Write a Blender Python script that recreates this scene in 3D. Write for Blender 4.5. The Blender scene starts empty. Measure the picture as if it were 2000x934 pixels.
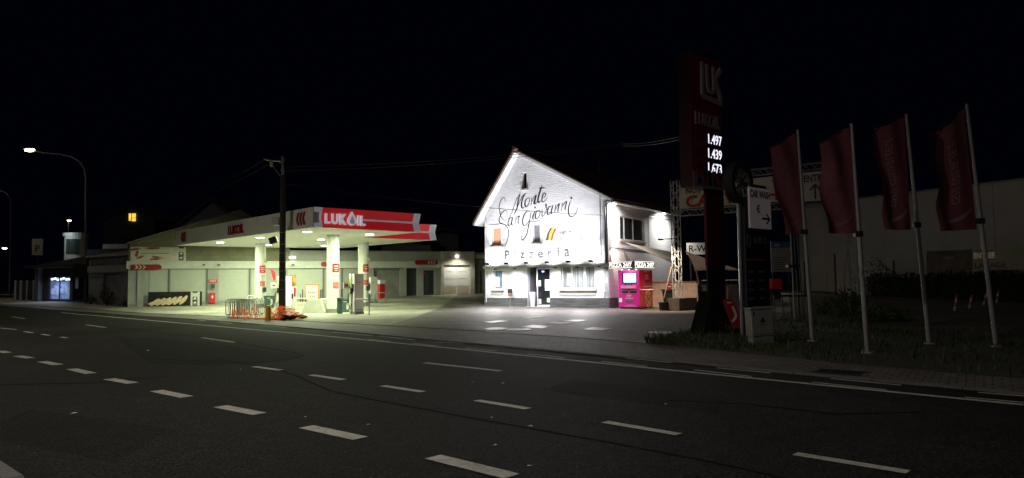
import bpy, bmesh, math, random
from mathutils import Vector, Matrix, Euler
from math import radians as rad, sin, cos, pi

random.seed(7)
scene = bpy.context.scene
COL = scene.collection

# ------------------------------------------------------------------ camera
EYE = Vector((0, 0, 1.55))
FPX = 1400.0
pt = math.atan(.0593); rl = .012
Fw = Vector((0, cos(pt), sin(pt))); Up0 = Vector((0, -sin(pt), cos(pt))); R0 = Vector((1, 0, 0))
Rt = R0 * cos(rl) - Up0 * sin(rl); Up = Up0 * cos(rl) + R0 * sin(rl)
cd = bpy.data.cameras.new('camera'); cam = bpy.data.objects.new('camera', cd); COL.objects.link(cam)
cd.sensor_width = 36; cd.lens = 36 * FPX / 2000; cd.clip_end = 2000; cd.clip_start = .05
cam.matrix_world = Matrix.Translation(EYE) @ Matrix((Rt, Up, -Fw)).transposed().to_4x4()
scene.camera = cam

# ------------------------------------------------------------------ night sky, dim fill lamp, exposure
w = bpy.data.worlds.new("World"); scene.world = w; w.use_nodes = True
wn = w.node_tree.nodes; wl = w.node_tree.links
bg = wn['Background']
sky = wn.new('ShaderNodeTexSky'); sky.sky_type = 'NISHITA'; sky.sun_disc = False
sky.sun_elevation = rad(-8); sky.sun_rotation = rad(200)
mul = wn.new('ShaderNodeMixRGB'); mul.blend_type = 'MULTIPLY'; mul.inputs[0].default_value = 1
mul.inputs[2].default_value = (.3, .35, .6, 1)
addn = wn.new('ShaderNodeMixRGB'); addn.blend_type = 'ADD'; addn.inputs[0].default_value = 1
addn.inputs[2].default_value = (.006, .010, .034, 1)
wl.new(sky.outputs[0], mul.inputs[1]); wl.new(mul.outputs[0], addn.inputs[1]); wl.new(addn.outputs[0], bg.inputs[0])
bg.inputs[1].default_value = .045
sd = bpy.data.lights.new('fill_sun', 'SUN'); sd.energy = .075; sd.angle = rad(4); sd.color = (1, .80, .72)  # dim warm directional fill, added for the base light level
fill_sun = bpy.data.objects.new('fill_sun', sd); COL.objects.link(fill_sun)
fill_sun.rotation_euler = Euler((rad(52), 0, rad(-25)))
scene.view_settings.view_transform = 'Standard'; scene.view_settings.look = 'None'
scene.view_settings.exposure = 0; scene.view_settings.gamma = 1
scene.view_settings.use_curve_mapping = False
cy = scene.cycles
cy.use_denoising = True; cy.max_bounces = 6; cy.diffuse_bounces = 3; cy.sample_clamp_indirect = 4

# ------------------------------------------------------------------ survey helpers (photo pixel -> metres on the ground or on a wall)
def ray(px, py): return Fw + Rt * ((px - 1000) / FPX) + Up * ((467 - py) / FPX)
def H(y):
    s = min(1, max(0, (y - 40) / 20)); return .66 * s * s * (3 - 2 * s)
def G(px, py, dz=0):
    d = ray(px, py); t = 1.0
    while t < 500:
        if EYE.z + d.z * t < H(d.y * t) + dz: break
        t *= 1.001
    return Vector((d.x * t, d.y * t, H(d.y * t) + dz))
def PZ(px, py, z):
    d = ray(px, py); t = (z - EYE.z) / d.z; return EYE + d * t
def PD(px, py, depth):
    d = ray(px, py); return EYE + d * (depth / d.y)
class Frame:            # X along the wall (to the right), Y into it, Z up
    def __init__(s, o, ang):
        s.o = Vector(o); s.ang = ang
        s.X = Vector((cos(ang), sin(ang), 0)); s.Y = Vector((-sin(ang), cos(ang), 0))
    def hit(s, px, py, off=0):       # local x, z on the plane y=off
        d = ray(px, py); t = ((s.o - EYE).dot(s.Y) + off) / d.dot(s.Y)
        p = EYE + d * t - s.o; return p.dot(s.X), p.z
    def loc(s, p): p = Vector(p) - s.o; return Vector((p.dot(s.X), p.dot(s.Y), p.z))
    def world(s, x, y, z): return s.o + s.X * x + s.Y * y + Vector((0, 0, z))
    def rect(s, x0, y0, x1, y1, off=0):   # pixel rect -> u0,z0,u1,z1
        cx, cy_ = (x0 + x1) / 2, (y0 + y1) / 2
        u0 = s.hit(x0, cy_, off)[0]; u1 = s.hit(x1, cy_, off)[0]
        z0 = s.hit(cx, y1, off)[1]; z1 = s.hit(cx, y0, off)[1]
        return u0, z0, u1, z1

# ------------------------------------------------------------------ materials
MATS = {}
def mat(name, col=(.5, .5, .5), rough=.6, metal=0, var=.12, scale=3, bump=0, bscale=40, emit=0, ecol=None, alpha=1, spec=.5):
    if name in MATS: return MATS[name]
    m = bpy.data.materials.new(name); m.use_nodes = True; MATS[name] = m
    n = m.node_tree.nodes; l = m.node_tree.links; b = n['Principled BSDF']
    b.inputs['Roughness'].default_value = rough; b.inputs['Metallic'].default_value = metal
    b.inputs['Specular IOR Level'].default_value = spec
    tc = n.new('ShaderNodeTexCoord'); nz = n.new('ShaderNodeTexNoise')
    nz.inputs['Scale'].default_value = scale; nz.inputs['Detail'].default_value = 6; nz.inputs['Roughness'].default_value = .65
    l.new(tc.outputs['Object'], nz.inputs['Vector'])
    mx = n.new('ShaderNodeMixRGB'); rmp = n.new('ShaderNodeMapRange')
    rmp.inputs['From Min'].default_value = .3; rmp.inputs['From Max'].default_value = .7
    l.new(nz.outputs['Fac'], rmp.inputs['Value']); l.new(rmp.outputs[0], mx.inputs[0])
    mx.inputs[1].default_value = tuple(c * (1 - var) for c in col) + (1,)
    mx.inputs[2].default_value = tuple(min(1, c * (1 + var)) for c in col) + (1,)
    l.new(mx.outputs[0], b.inputs['Base Color'])
    if bump:
        n2 = n.new('ShaderNodeTexNoise'); n2.inputs['Scale'].default_value = bscale; n2.inputs['Detail'].default_value = 4
        l.new(tc.outputs['Object'], n2.inputs['Vector'])
        bp = n.new('ShaderNodeBump'); bp.inputs['Strength'].default_value = bump; bp.inputs['Distance'].default_value = .02
        l.new(n2.outputs['Fac'], bp.inputs['Height']); l.new(bp.outputs[0], b.inputs['Normal'])
    if emit:
        b.inputs['Emission Color'].default_value = tuple(ecol or col) + (1,); b.inputs['Emission Strength'].default_value = emit
    if alpha < 1: b.inputs['Alpha'].default_value = alpha
    return m

def brick_mat(name, c1, c2, mortar, bw=.22, bh=.075, ms=.012, bump=.6, rough=.7, flat=False, offset=.5, stain=.15, mode='wall'):
    m = bpy.data.materials.new(name); m.use_nodes = True; MATS[name] = m
    n = m.node_tree.nodes; l = m.node_tree.links; b = n['Principled BSDF']; b.inputs['Roughness'].default_value = rough
    tc = n.new('ShaderNodeTexCoord'); sp = n.new('ShaderNodeSeparateXYZ'); cb = n.new('ShaderNodeCombineXYZ')
    l.new(tc.outputs['Object'], sp.inputs[0])
    if mode == 'wall':
        ad = n.new('ShaderNodeMath'); ad.operation = 'ADD'; l.new(sp.outputs[0], ad.inputs[0]); l.new(sp.outputs[1], ad.inputs[1])
        l.new(ad.outputs[0], cb.inputs[0]); l.new(sp.outputs[2], cb.inputs[1])
    else:
        l.new(sp.outputs[0], cb.inputs[0]); l.new(sp.outputs[1], cb.inputs[1])
    mp = n.new('ShaderNodeMapping')
    if mode != 'wall': mp.inputs['Rotation'].default_value = (0, 0, rad(33))
    l.new(cb.outputs[0], mp.inputs['Vector'])
    br = n.new('ShaderNodeTexBrick'); br.inputs['Scale'].default_value = 1
    br.inputs['Brick Width'].default_value = bw; br.inputs['Row Height'].default_value = bh
    br.inputs['Mortar Size'].default_value = ms; br.inputs['Mortar Smooth'].default_value = .3; br.offset = offset
    br.inputs['Color1'].default_value = c1 + (1,); br.inputs['Color2'].default_value = c2 + (1,); br.inputs['Mortar'].default_value = mortar + (1,)
    l.new(mp.outputs[0], br.inputs['Vector'])
    nz = n.new('ShaderNodeTexNoise'); nz.inputs['Scale'].default_value = .9; nz.inputs['Detail'].default_value = 8
    l.new(tc.outputs['Object'], nz.inputs['Vector'])
    mr = n.new('ShaderNodeMapRange'); mr.inputs['From Min'].default_value = .3; mr.inputs['From Max'].default_value = .7
    mr.inputs['To Min'].default_value = 1 - stain; mr.inputs['To Max'].default_value = 1.0
    l.new(nz.outputs['Fac'], mr.inputs['Value'])
    mx = n.new('ShaderNodeMixRGB'); mx.blend_type = 'MULTIPLY'; mx.inputs[0].default_value = 1
    l.new(br.outputs['Color'], mx.inputs[1]); l.new(mr.outputs[0], mx.inputs[2]); l.new(mx.outputs[0], b.inputs['Base Color'])
    inv = n.new('ShaderNodeMath'); inv.operation = 'SUBTRACT'; inv.inputs[0].default_value = 1; l.new(br.outputs['Fac'], inv.inputs[1])
    n3 = n.new('ShaderNodeTexNoise'); n3.inputs['Scale'].default_value = 18; l.new(tc.outputs['Object'], n3.inputs['Vector'])
    am = n.new('ShaderNodeMath'); am.operation = 'MULTIPLY_ADD'; am.inputs[1].default_value = .8
    l.new(n3.outputs['Fac'], am.inputs[0]); l.new(inv.outputs[0], am.inputs[2])
    bp = n.new('ShaderNodeBump'); bp.inputs['Strength'].default_value = bump; bp.inputs['Distance'].default_value = .015
    l.new(am.outputs[0], bp.inputs['Height']); l.new(bp.outputs[0], b.inputs['Normal'])
    return m

def asphalt_mat(name, col, rough=.5, cracks=True, speck=.5):
    m = bpy.data.materials.new(name); m.use_nodes = True; MATS[name] = m
    n = m.node_tree.nodes; l = m.node_tree.links; b = n['Principled BSDF']
    tc = n.new('ShaderNodeTexCoord')
    big = n.new('ShaderNodeTexNoise'); big.inputs['Scale'].default_value = .35; big.inputs['Detail'].default_value = 8
    fine = n.new('ShaderNodeTexNoise'); fine.inputs['Scale'].default_value = 38; fine.inputs['Detail'].default_value = 3
    vor = n.new('ShaderNodeTexVoronoi'); vor.inputs['Scale'].default_value = 8
    for q in (big, fine, vor): l.new(tc.outputs['Object'], q.inputs['Vector'])
    r1 = n.new('ShaderNodeMapRange'); r1.inputs['From Min'].default_value = .3; r1.inputs['From Max'].default_value = .7
    r1.inputs['To Min'].default_value = .62; r1.inputs['To Max'].default_value = 1.35; l.new(big.outputs['Fac'], r1.inputs['Value'])
    r2 = n.new('ShaderNodeMapRange'); r2.inputs['From Min'].default_value = .3; r2.inputs['From Max'].default_value = .7
    r2.inputs['To Min'].default_value = 1 - speck; r2.inputs['To Max'].default_value = 1 + speck; l.new(fine.outputs['Fac'], r2.inputs['Value'])
    m1 = n.new('ShaderNodeMath'); m1.operation = 'MULTIPLY'; l.new(r1.outputs[0], m1.inputs[0]); l.new(r2.outputs[0], m1.inputs[1])
    # scattered pale chippings
    gt = n.new('ShaderNodeMath'); gt.operation = 'LESS_THAN'; gt.inputs[1].default_value = .055; l.new(vor.outputs['Distance'], gt.inputs[0])
    ma = n.new('ShaderNodeMath'); ma.operation = 'MULTIPLY_ADD'; ma.inputs[1].default_value = 7; l.new(gt.outputs[0], ma.inputs[0]); l.new(m1.outputs[0], ma.inputs[2])
    v2 = n.new('ShaderNodeTexVoronoi'); v2.inputs['Scale'].default_value = 55; l.new(tc.outputs['Object'], v2.inputs['Vector']); sx = n.new('ShaderNodeSeparateXYZ'); l.new(v2.outputs['Color'], sx.inputs[0])
    g2 = n.new('ShaderNodeMapRange'); g2.inputs['To Min'].default_value = 1 - speck * .7; g2.inputs['To Max'].default_value = 1 + speck * .9; l.new(sx.outputs[0], g2.inputs['Value'])
    md = n.new('ShaderNodeTexNoise'); md.inputs['Scale'].default_value = 4; md.inputs['Detail'].default_value = 5; l.new(tc.outputs['Object'], md.inputs['Vector'])
    g3 = n.new('ShaderNodeMapRange'); g3.inputs['From Min'].default_value = .3; g3.inputs['From Max'].default_value = .7; g3.inputs['To Min'].default_value = .8; g3.inputs['To Max'].default_value = 1.2; l.new(md.outputs['Fac'], g3.inputs['Value'])
    q1 = n.new('ShaderNodeMath'); q1.operation = 'MULTIPLY'; l.new(g2.outputs[0], q1.inputs[0]); l.new(g3.outputs[0], q1.inputs[1])
    q2 = n.new('ShaderNodeMath'); q2.operation = 'MULTIPLY'; l.new(q1.outputs[0], q2.inputs[0]); l.new(ma.outputs[0], q2.inputs[1])
    mx = n.new('ShaderNodeMixRGB'); mx.blend_type = 'MULTIPLY'; mx.inputs[0].default_value = 1
    mx.inputs[1].default_value = col + (1,); l.new(q2.outputs[0], mx.inputs[2]); l.new(mx.outputs[0], b.inputs['Base Color'])
    rr = n.new('ShaderNodeMapRange'); rr.inputs['To Min'].default_value = rough - .1; rr.inputs['To Max'].default_value = rough + .12
    b.inputs['Specular IOR Level'].default_value = .13; l.new(big.outputs['Fac'], rr.inputs['Value']); l.new(rr.outputs[0], b.inputs['Roughness'])
    bp = n.new('ShaderNodeBump'); bp.inputs['Strength'].default_value = .7; bp.inputs['Distance'].default_value = .012
    l.new(fine.outputs['Fac'], bp.inputs['Height']); l.new(bp.outputs[0], b.inputs['Normal'])
    return m

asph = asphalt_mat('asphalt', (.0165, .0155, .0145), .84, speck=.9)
asph_patch = asphalt_mat('asphalt_patch', (.0125, .012, .0115), .9, speck=.8)
conc_g = asphalt_mat('forecourt_concrete', (.28, .27, .225), .7, speck=.18)
pavers = brick_mat('block_pavers', (.26, .225, .21), (.15, .13, .12), (.045, .04, .038), .30, .15, .02, .8, .65, mode='ground', stain=.35)
walkmat = brick_mat('footway_pavers', (.17, .155, .14), (.12, .108, .098), (.05, .045, .04), .22, .22, .014, .8, .7, mode='ground', stain=.4)
soil = mat('soil', (.035, .035, .022), .95, var=.4, scale=2, bump=.6, bscale=20)
grassm = mat('grass_blades', (.036, .056, .016), .8, var=.35, scale=6)
def paint_mat():
    m = mat('road_paint', (.47, .46, .41), .7, var=.25, scale=5, bump=.3, bscale=60, spec=.2); n = m.node_tree.nodes; l = m.node_tree.links; b = n['Principled BSDF']
    tc = n.new('ShaderNodeTexCoord'); nz = n.new('ShaderNodeTexNoise'); nz.inputs['Scale'].default_value = 26; nz.inputs['Detail'].default_value = 8; nz.inputs['Roughness'].default_value = .75
    l.new(tc.outputs['Object'], nz.inputs['Vector']); r = n.new('ShaderNodeMapRange'); r.inputs['From Min'].default_value = .56; r.inputs['From Max'].default_value = .64; l.new(nz.outputs['Fac'], r.inputs['Value'])
    mx = n.new('ShaderNodeMixRGB'); src = b.inputs['Base Color'].links[0].from_socket; l.new(r.outputs[0], mx.inputs[0]); l.new(src, mx.inputs[1]); mx.inputs[2].default_value = (.05, .05, .045, 1); l.new(mx.outputs[0], b.inputs['Base Color'])
    return m
paint = paint_mat()
kerbm = mat('kerb_stone', (.13, .125, .12), .8, var=.2, scale=5)
tar = mat('tar_seam', (.008, .008, .008), .95, spec=.02)
wbrick = brick_mat('white_painted_brick', (.80, .80, .82), (.72, .72, .74), (.64, .64, .66), .30, .105, .012, .9, .55, stain=.06)
plinthm = brick_mat('grey_split_stone', (.19, .19, .195), (.11, .11, .115), (.05, .05, .05), .42, .09, .014, 1.0, .6, stain=.3)
white = mat('white_paint', (.78, .78, .78), .45, var=.05)
whitef = mat('white_pvc', (.75, .75, .77), .3, var=.03)
greyw = mat('pale_render', (.32, .325, .31), .8, var=.10, scale=1.2, bump=.2, bscale=30)
greyd = mat('grey_concrete', (.24, .24, .24), .85, var=.25, scale=1.5, bump=.4, bscale=20)
conc = mat('precast_concrete', (.36, .35, .32), .85, var=.2, scale=4, bump=.4, bscale=30)
sillm = mat('stone_sill', (.42, .40, .38), .7, var=.12, scale=8)
black = mat('black_paint', (.015, .015, .017), .5)
darkgl = mat('dark_glass', (.015, .017, .02), .08, spec=.8)
curt = mat('net_curtain', (.35, .37, .36), .8, var=.2, scale=9)
tile = mat('roof_tile', (.10, .05, .035), .8, var=.35, scale=8, bump=.5)
steel = mat('galvanised_steel', (.42, .43, .44), .4, .8, var=.15, scale=8)
steelb = mat('bare_aluminium', (.30, .30, .30), .55, .4, var=.1)
steeld = mat('dark_steel', (.05, .05, .055), .45, .5)
wood = mat('wood_panel', (.60, .45, .34), .7, var=.2, scale=4)
woodr = mat('wood_rail', (.33, .12, .05), .6, var=.2)
polem = mat('creosoted_wood', (.045, .032, .025), .8, var=.3, scale=6, bump=.4)
redp = mat('red_paint', (.55, .02, .03), .4, var=.08)
redd = mat('dark_red_paint', (.28, .012, .02), .45, var=.12)
sail = mat('sail_cloth', (.50, .44, .36), .85, var=.08)
greenp = mat('green_plastic', (.05, .10, .085), .45, var=.1)
orange = mat('orange_net', (.95, .36, .16), .6, var=.1)
_n = orange.node_tree; _p = _n.nodes['Principled BSDF']; _t = _n.nodes.new('ShaderNodeBsdfTranslucent'); _m = _n.nodes.new('ShaderNodeMixShader')
_t.inputs[0].default_value = (1, .42, .18, 1); _m.inputs[0].default_value = .55
_n.links.new(_p.outputs[0], _m.inputs[1]); _n.links.new(_t.outputs[0], _m.inputs[2]); _n.links.new(_m.outputs[0], _n.nodes['Material Output'].inputs[0])
yellow = mat('yellow_paint', (.85, .48, .04), .45, var=.1)
txtb = mat('black_lettering', (.02, .02, .021), .6)
txtg = mat('grey_lettering', (.07, .065, .065), .6)
txtw = mat('white_lettering', (.78, .78, .78), .5)
txtr = mat('red_lettering', (.42, .02, .03), .5)
card = mat('white_card', (.72, .72, .70), .7, var=.05)
darkb = mat('dark_building', (.05, .05, .06), .9, var=.2)

# ------------------------------------------------------------------ mesh builder
class MB:
    def __init__(s): s.v = []; s.f = []
    def add(s, vs, fs):
        k = len(s.v); s.v += [tuple(v) for v in vs]; s.f += [tuple(i + k for i in f) for f in fs]; return s
    def box(s, x0, y0, z0, x1, y1, z1):
        if x0 > x1: x0, x1 = x1, x0
        if y0 > y1: y0, y1 = y1, y0
        if z0 > z1: z0, z1 = z1, z0
        return s.add([(x0, y0, z0), (x1, y0, z0), (x1, y1, z0), (x0, y1, z0), (x0, y0, z1), (x1, y0, z1), (x1, y1, z1), (x0, y1, z1)],
                     [(0, 3, 2, 1), (4, 5, 6, 7), (0, 1, 5, 4), (1, 2, 6, 5), (2, 3, 7, 6), (3, 0, 4, 7)])
    def tube(s, pts, r, n=8, cap=True):
        pts = [Vector(p) for p in pts]; k = len(pts)
        rs = r if isinstance(r, (list, tuple)) else [r] * k
        vs = []; fs = []; pa = None
        for i, p in enumerate(pts):
            t = (pts[min(i + 1, k - 1)] - pts[max(i - 1, 0)]).normalized()
            if pa is None: pa = t.orthogonal().normalized()
            pa = (pa - t * pa.dot(t)); pa = pa.normalized() if pa.length > 1e-6 else t.orthogonal().normalized()
            q = t.cross(pa)
            for j in range(n):
                a = 2 * pi * j / n; vs.append(p + (pa * cos(a) + q * sin(a)) * rs[i])
        for i in range(k - 1):
            for j in range(n):
                fs.append((i * n + j, i * n + (j + 1) % n, (i + 1) * n + (j + 1) % n, (i + 1) * n + j))
        if cap: fs.append(tuple(range(n))[::-1]); fs.append(tuple((k - 1) * n + j for j in range(n)))
        return s.add(vs, fs)
    def lathe(s, prof, n=20, c=(0, 0)):
        vs = []; fs = []
        for r, z in prof:
            for j in range(n): a = 2 * pi * j / n; vs.append((c[0] + r * cos(a), c[1] + r * sin(a), z))
        for i in range(len(prof) - 1):
            for j in range(n): fs.append((i * n + j, i * n + (j + 1) % n, (i + 1) * n + (j + 1) % n, (i + 1) * n + j))
        fs.append(tuple(range(n))[::-1]); fs.append(tuple((len(prof) - 1) * n + j for j in range(n)))
        return s.add(vs, fs)
    def prism_y(s, poly, y0, y1):      # polygon in x,z extruded along y (holes not allowed)
        k = len(poly); vs = [(x, y0, z) for x, z in poly] + [(x, y1, z) for x, z in poly]
        fs = [tuple(range(k)), tuple(range(k, 2 * k))[::-1]] + [(i, (i + 1) % k, k + (i + 1) % k, k + i) for i in range(k)]
        return s.add(vs, fs)
    def prism_z(s, poly, z0, z1):
        k = len(poly); vs = [(x, y, z0) for x, y in poly] + [(x, y, z1) for x, y in poly]
        fs = [tuple(range(k))[::-1], tuple(range(k, 2 * k))] + [(i, (i + 1) % k, k + (i + 1) % k, k + i) for i in range(k)]
        return s.add(vs, fs)
    def prism_x(s, poly, x0, x1):      # polygon in y,z
        k = len(poly); vs = [(x0, y, z) for y, z in poly] + [(x1, y, z) for y, z in poly]
        fs = [tuple(range(k)), tuple(range(k, 2 * k))[::-1]] + [(i, (i + 1) % k, k + (i + 1) % k, k + i) for i in range(k)]
        return s.add(vs, fs)
    def plate(s, outer, holes, y0, y1):   # x,z outline with rectangular holes, thickness along y
        bm = bmesh.new(); loops = [outer] + [[(a, b), (c, b), (c, d), (a, d)] for a, b, c, d in holes]
        for lp in loops:
            vv = [bm.verts.new((x, y0, z)) for x, z in lp]
            for i in range(len(vv)): bm.edges.new((vv[i], vv[(i + 1) % len(vv)]))
        bmesh.ops.triangle_fill(bm, use_beauty=True, use_dissolve=False, edges=bm.edges[:])
        bm.verts.index_update(); vs = [v.co.copy() for v in bm.verts]; fs = [tuple(v.index for v in f.verts) for f in bm.faces]; k = len(vs)
        s.add(vs, fs); s.add([(v.x, y1, v.z) for v in vs], [f[::-1] for f in fs]); bm.free()
        for lp in loops:
            m = len(lp); vv = [(x, y0, z) for x, z in lp] + [(x, y1, z) for x, z in lp]
            s.add(vv, [(i, (i + 1) % m, m + (i + 1) % m, m + i) for i in range(m)])
        return s
    def xf(s, M):
        s.v = [tuple(M @ Vector(v)) for v in s.v]; return s
    def build(s, name, m, parent=None, smooth=False, label=None, stuff=False):
        me = bpy.data.meshes.new(name); me.from_pydata(s.v, [], s.f)
        bm = bmesh.new(); bm.from_mesh(me)
        bmesh.ops.remove_doubles(bm, verts=bm.verts[:], dist=1e-5)
        bmesh.ops.recalc_face_normals(bm, faces=bm.faces[:]); bm.to_mesh(me); bm.free()
        if smooth:
            for p in me.polygons: p.use_smooth = True
            me.set_sharp_from_angle(angle=rad(38))
        me.materials.append(m)
        o = bpy.data.objects.new(name, me); COL.objects.link(o)
        if parent: o.parent = parent
        if label: o['label'] = label
        if stuff: o['kind'] = 'stuff'
        return o

def text(mb, st, r, y=-.01, th=.006, bold=.0, mirror=False, shear=0, vertical=False, quad=None):
    """writes st into the rectangle r = x0,z0,x1,z1 of the local XZ plane"""
    c = bpy.data.curves.new('t', 'FONT'); c.body = st; c.extrude = 0; c.offset = bold; c.shear = shear; c.resolution_u = 3
    o = bpy.data.objects.new('t', c); COL.objects.link(o)
    dg = bpy.context.evaluated_depsgraph_get(); dg.update()
    me = bpy.data.meshes.new_from_object(o.evaluated_get(dg))
    vs = [v.co.copy() for v in me.vertices]; fs = [tuple(p.vertices) for p in me.polygons]
    # outline edges
    cnt = {}
    for f in fs:
        for i in range(len(f)):
            e = (f[i], f[(i + 1) % len(f)]); cnt[tuple(sorted(e))] = cnt.get(tuple(sorted(e)), 0) + 1
    xs = [v.x for v in vs]; ys = [v.y for v in vs]
    a0, a1, b0, b1 = min(xs), max(xs), min(ys), max(ys)
    def T(v, yy):
        u = (v.x - a0) / (a1 - a0); q = (v.y - b0) / (b1 - b0)
        if vertical: u, q = (1 - q if not mirror else q), u
        elif mirror: u = 1 - u
        return (r[0] + (r[2] - r[0]) * u, yy, r[1] + (r[3] - r[1]) * q)
    k = len(vs)
    mb.add([T(v, y - th) for v in vs] + [T(v, y) for v in vs],
           fs + [tuple(i + k for i in f[::-1]) for f in fs] + [(a, b, b + k, a + k) for (a, b), n_ in cnt.items() if n_ == 1])
    bpy.data.objects.remove(o); bpy.data.curves.remove(c); bpy.data.meshes.remove(me)
    return mb

def stroke(mb, pts, wd, y, th=.006, calli=False, thin=.35, sub=6):
    """flat brush stroke through pts (x,z) on the local XZ plane"""
    P = [Vector(p) for p in pts]
    if sub > 1 and len(P) > 2:
        Q = []
        for i in range(len(P) - 1):
            p0 = P[max(i - 1, 0)]; p1 = P[i]; p2 = P[i + 1]; p3 = P[min(i + 2, len(P) - 1)]
            for j in range(sub):
                t = j / sub
                Q.append(.5 * ((2 * p1) + (p2 - p0) * t + (2 * p0 - 5 * p1 + 4 * p2 - p3) * t * t + (3 * p1 - p0 - 3 * p2 + p3) * t ** 3))
        Q.append(P[-1]); P = Q
    k = len(P); L = []; Rr = []
    for i, p in enumerate(P):
        t = P[min(i + 1, k - 1)] - P[max(i - 1, 0)]
        t = t.normalized() if t.length > 1e-9 else Vector((1, 0)); n = Vector((-t.y, t.x))
        ww = wd
        if calli: ww = wd * (thin + (1 - thin) * max(0, -t.y) ** 1.5) * (.5 + .5 * min(1, 5 * i / k, 5 * (k - 1 - i) / k + .0))
        L.append(p + n * ww / 2); Rr.append(p - n * ww / 2)
    vs = [(p.x, y - th, p.y) for p in L] + [(p.x, y - th, p.y) for p in Rr] + [(p.x, y, p.y) for p in L] + [(p.x, y, p.y) for p in Rr]
    fs = []
    for i in range(k - 1):
        fs += [(i, i + 1, k + i + 1, k + i), (2 * k + i, 3 * k + i, 3 * k + i + 1, 2 * k + i + 1), (i, 2 * k + i, 2 * k + i + 1, i + 1), (k + i, k + i + 1, 3 * k + i + 1, 3 * k + i)]
    fs += [(0, k, 3 * k, 2 * k), (k - 1, 3 * k - 1, 4 * k - 1, 2 * k - 1)]
    return mb.add(vs, fs)

# ------------------------------------------------------------------ things
def tag(o, label=None, cat=None, group=None, kind=None):
    if label: o['label'] = label
    if cat: o['category'] = cat
    if group: o['group'] = group
    if kind: o['kind'] = kind
    return o
def thing(name, label, cat, loc, rz=0, group=None):
    o = bpy.data.objects.new(name, None); COL.objects.link(o); o.empty_display_size = .2
    o.location = loc; o.rotation_euler = (0, 0, rz); return tag(o, label, cat, group)
def fthing(fr, name, label, cat, group=None): return thing(name, label, cat, fr.o, fr.ang, group)
def struct(o): o['kind'] = 'structure'; return o
def copy_tree(o, parent=None):
    c = o.copy(); COL.objects.link(c)
    if parent: c.parent = parent
    for ch in list(o.children): copy_tree(ch, c)
    return c
def lamp(kind, name, loc, power, col, parent=None, aim=None, size=.2, angle=90, blend=.5, soft=.05):
    d = bpy.data.lights.new(name, kind); d.energy = power; d.color = col
    if kind == 'AREA': d.shape = 'DISK'; d.size = size
    if kind == 'SPOT': d.spot_size = rad(angle); d.spot_blend = blend; d.shadow_soft_size = soft
    if kind == 'POINT': d.shadow_soft_size = soft
    o = bpy.data.objects.new(name, d); COL.objects.link(o)
    o.location = loc
    if parent: o.parent = parent
    if aim is not None:
        o.rotation_euler = (Vector(aim) - Vector(loc)).to_track_quat('-Z', 'Y').to_euler()
    return o

# ================================================================== GROUND
def resample(P, n):
    P = [Vector(p[:2]) for p in P]; d = [0]
    for i in range(len(P) - 1): d.append(d[-1] + (P[i + 1] - P[i]).length)
    out = []
    for k in range(n):
        t = d[-1] * k / (n - 1); i = 0
        while i < len(P) - 2 and d[i + 1] < t: i += 1
        out.append(P[i].lerp(P[i + 1], (t - d[i]) / max(1e-9, d[i + 1] - d[i])))
    return out
def loft(mb, A, B, nu=40, nv=12, dz=0):
    A = resample(A, nu); B = resample(B, nu); vs = []; fs = []
    for i in range(nu):
        for j in range(nv):
            p = A[i].lerp(B[i], j / (nv - 1)); vs.append((p.x, p.y, H(p.y) + dz))
    for i in range(nu - 1):
        for j in range(nv - 1): fs.append((i * nv + j, (i + 1) * nv + j, (i + 1) * nv + j + 1, i * nv + j + 1))
    return mb.add(vs, fs)
DR = -.025
mb = MB(); xs = [-400, -150, -80, 80, 150, 400]; ys = [-120, 0, 38] + list(range(40, 62)) + [80, 150, 300, 600]
mb.add([(x, y, H(y) - .14) for y in ys for x in xs], [(j * 6 + i, j * 6 + i + 1, (j + 1) * 6 + i + 1, (j + 1) * 6 + i) for j in range(len(ys) - 1) for i in range(5)])
struct(mb.build('ground', soil))
gp = lambda L, dz=0: [G(a, b, dz) for a, b in L]
K1 = [Vector((-120, 78, 0)), Vector((-60, 57, 0))] + gp([(0, 597), (200, 612), (420, 627), (650, 646), (930, 672), (1350, 710), (1524, 728), (2000, 770)], DR) + [Vector((12, 2, 0)), Vector((30, -14, 0))]
K2 = [Vector((-120, 80, 0)), Vector((-60, 59, 0))] + gp([(0, 592), (200, 606), (420, 618), (650, 631), (758, 637), (950, 648), (1263, 670), (1620, 706), (2000, 739)]) + [Vector((14, 4, 0)), Vector((34, -10, 0))]
off = Vector((-15.5, -15.5, 0))
NK = [Vector((-120, 50, 0)), Vector((-60, 40, 0)), Vector((-14.5, 15.2, 0))] + gp([(0, 920), (26, 936)], DR) + [Vector((-2.2, 3.2, 0)), Vector((6, -6.5, 0)), Vector((20, -28, 0))]
struct(loft(MB(), K1, NK, 90, 26, DR).build('road', asph))
# near footway with kerb
near = [Vector((p[0] - 2.8, p[1] - 3.2, 0)) for p in NK]
struct(loft(MB(), NK, near, 60, 5, .02).build('near_pavement', conc_g))
struct(loft(MB(), K1, K2, 120, 5, 0).build('pavement', walkmat))
def kerb(P, n=150, wd=.14, z0=-.13, z1=.004):
    P = resample(P, n); mb = MB()
    for i in range(n - 1):
        a, b = P[i], P[i + 1]; t = (b - a).normalized(); q = Vector((-t.y, t.x)) * wd / 2; e = t * .006
        vs = []
        for z in (z0, z1):
            for p, s_ in ((a + e, 1), (b - e, 1), (b - e, -1), (a + e, -1)): vs.append((p.x + q.x * s_, p.y + q.y * s_, H(p.y) + z))
        mb.add(vs, [(0, 1, 2, 3), (4, 5, 6, 7), (0, 1, 5, 4), (1, 2, 6, 5), (2, 3, 7, 6), (3, 0, 4, 7)])
    return mb
struct(kerb(K1).build('kerb', kerbm)); struct(kerb(NK, 90, .14, -.13, .026).build('near_kerb', kerbm))
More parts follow.
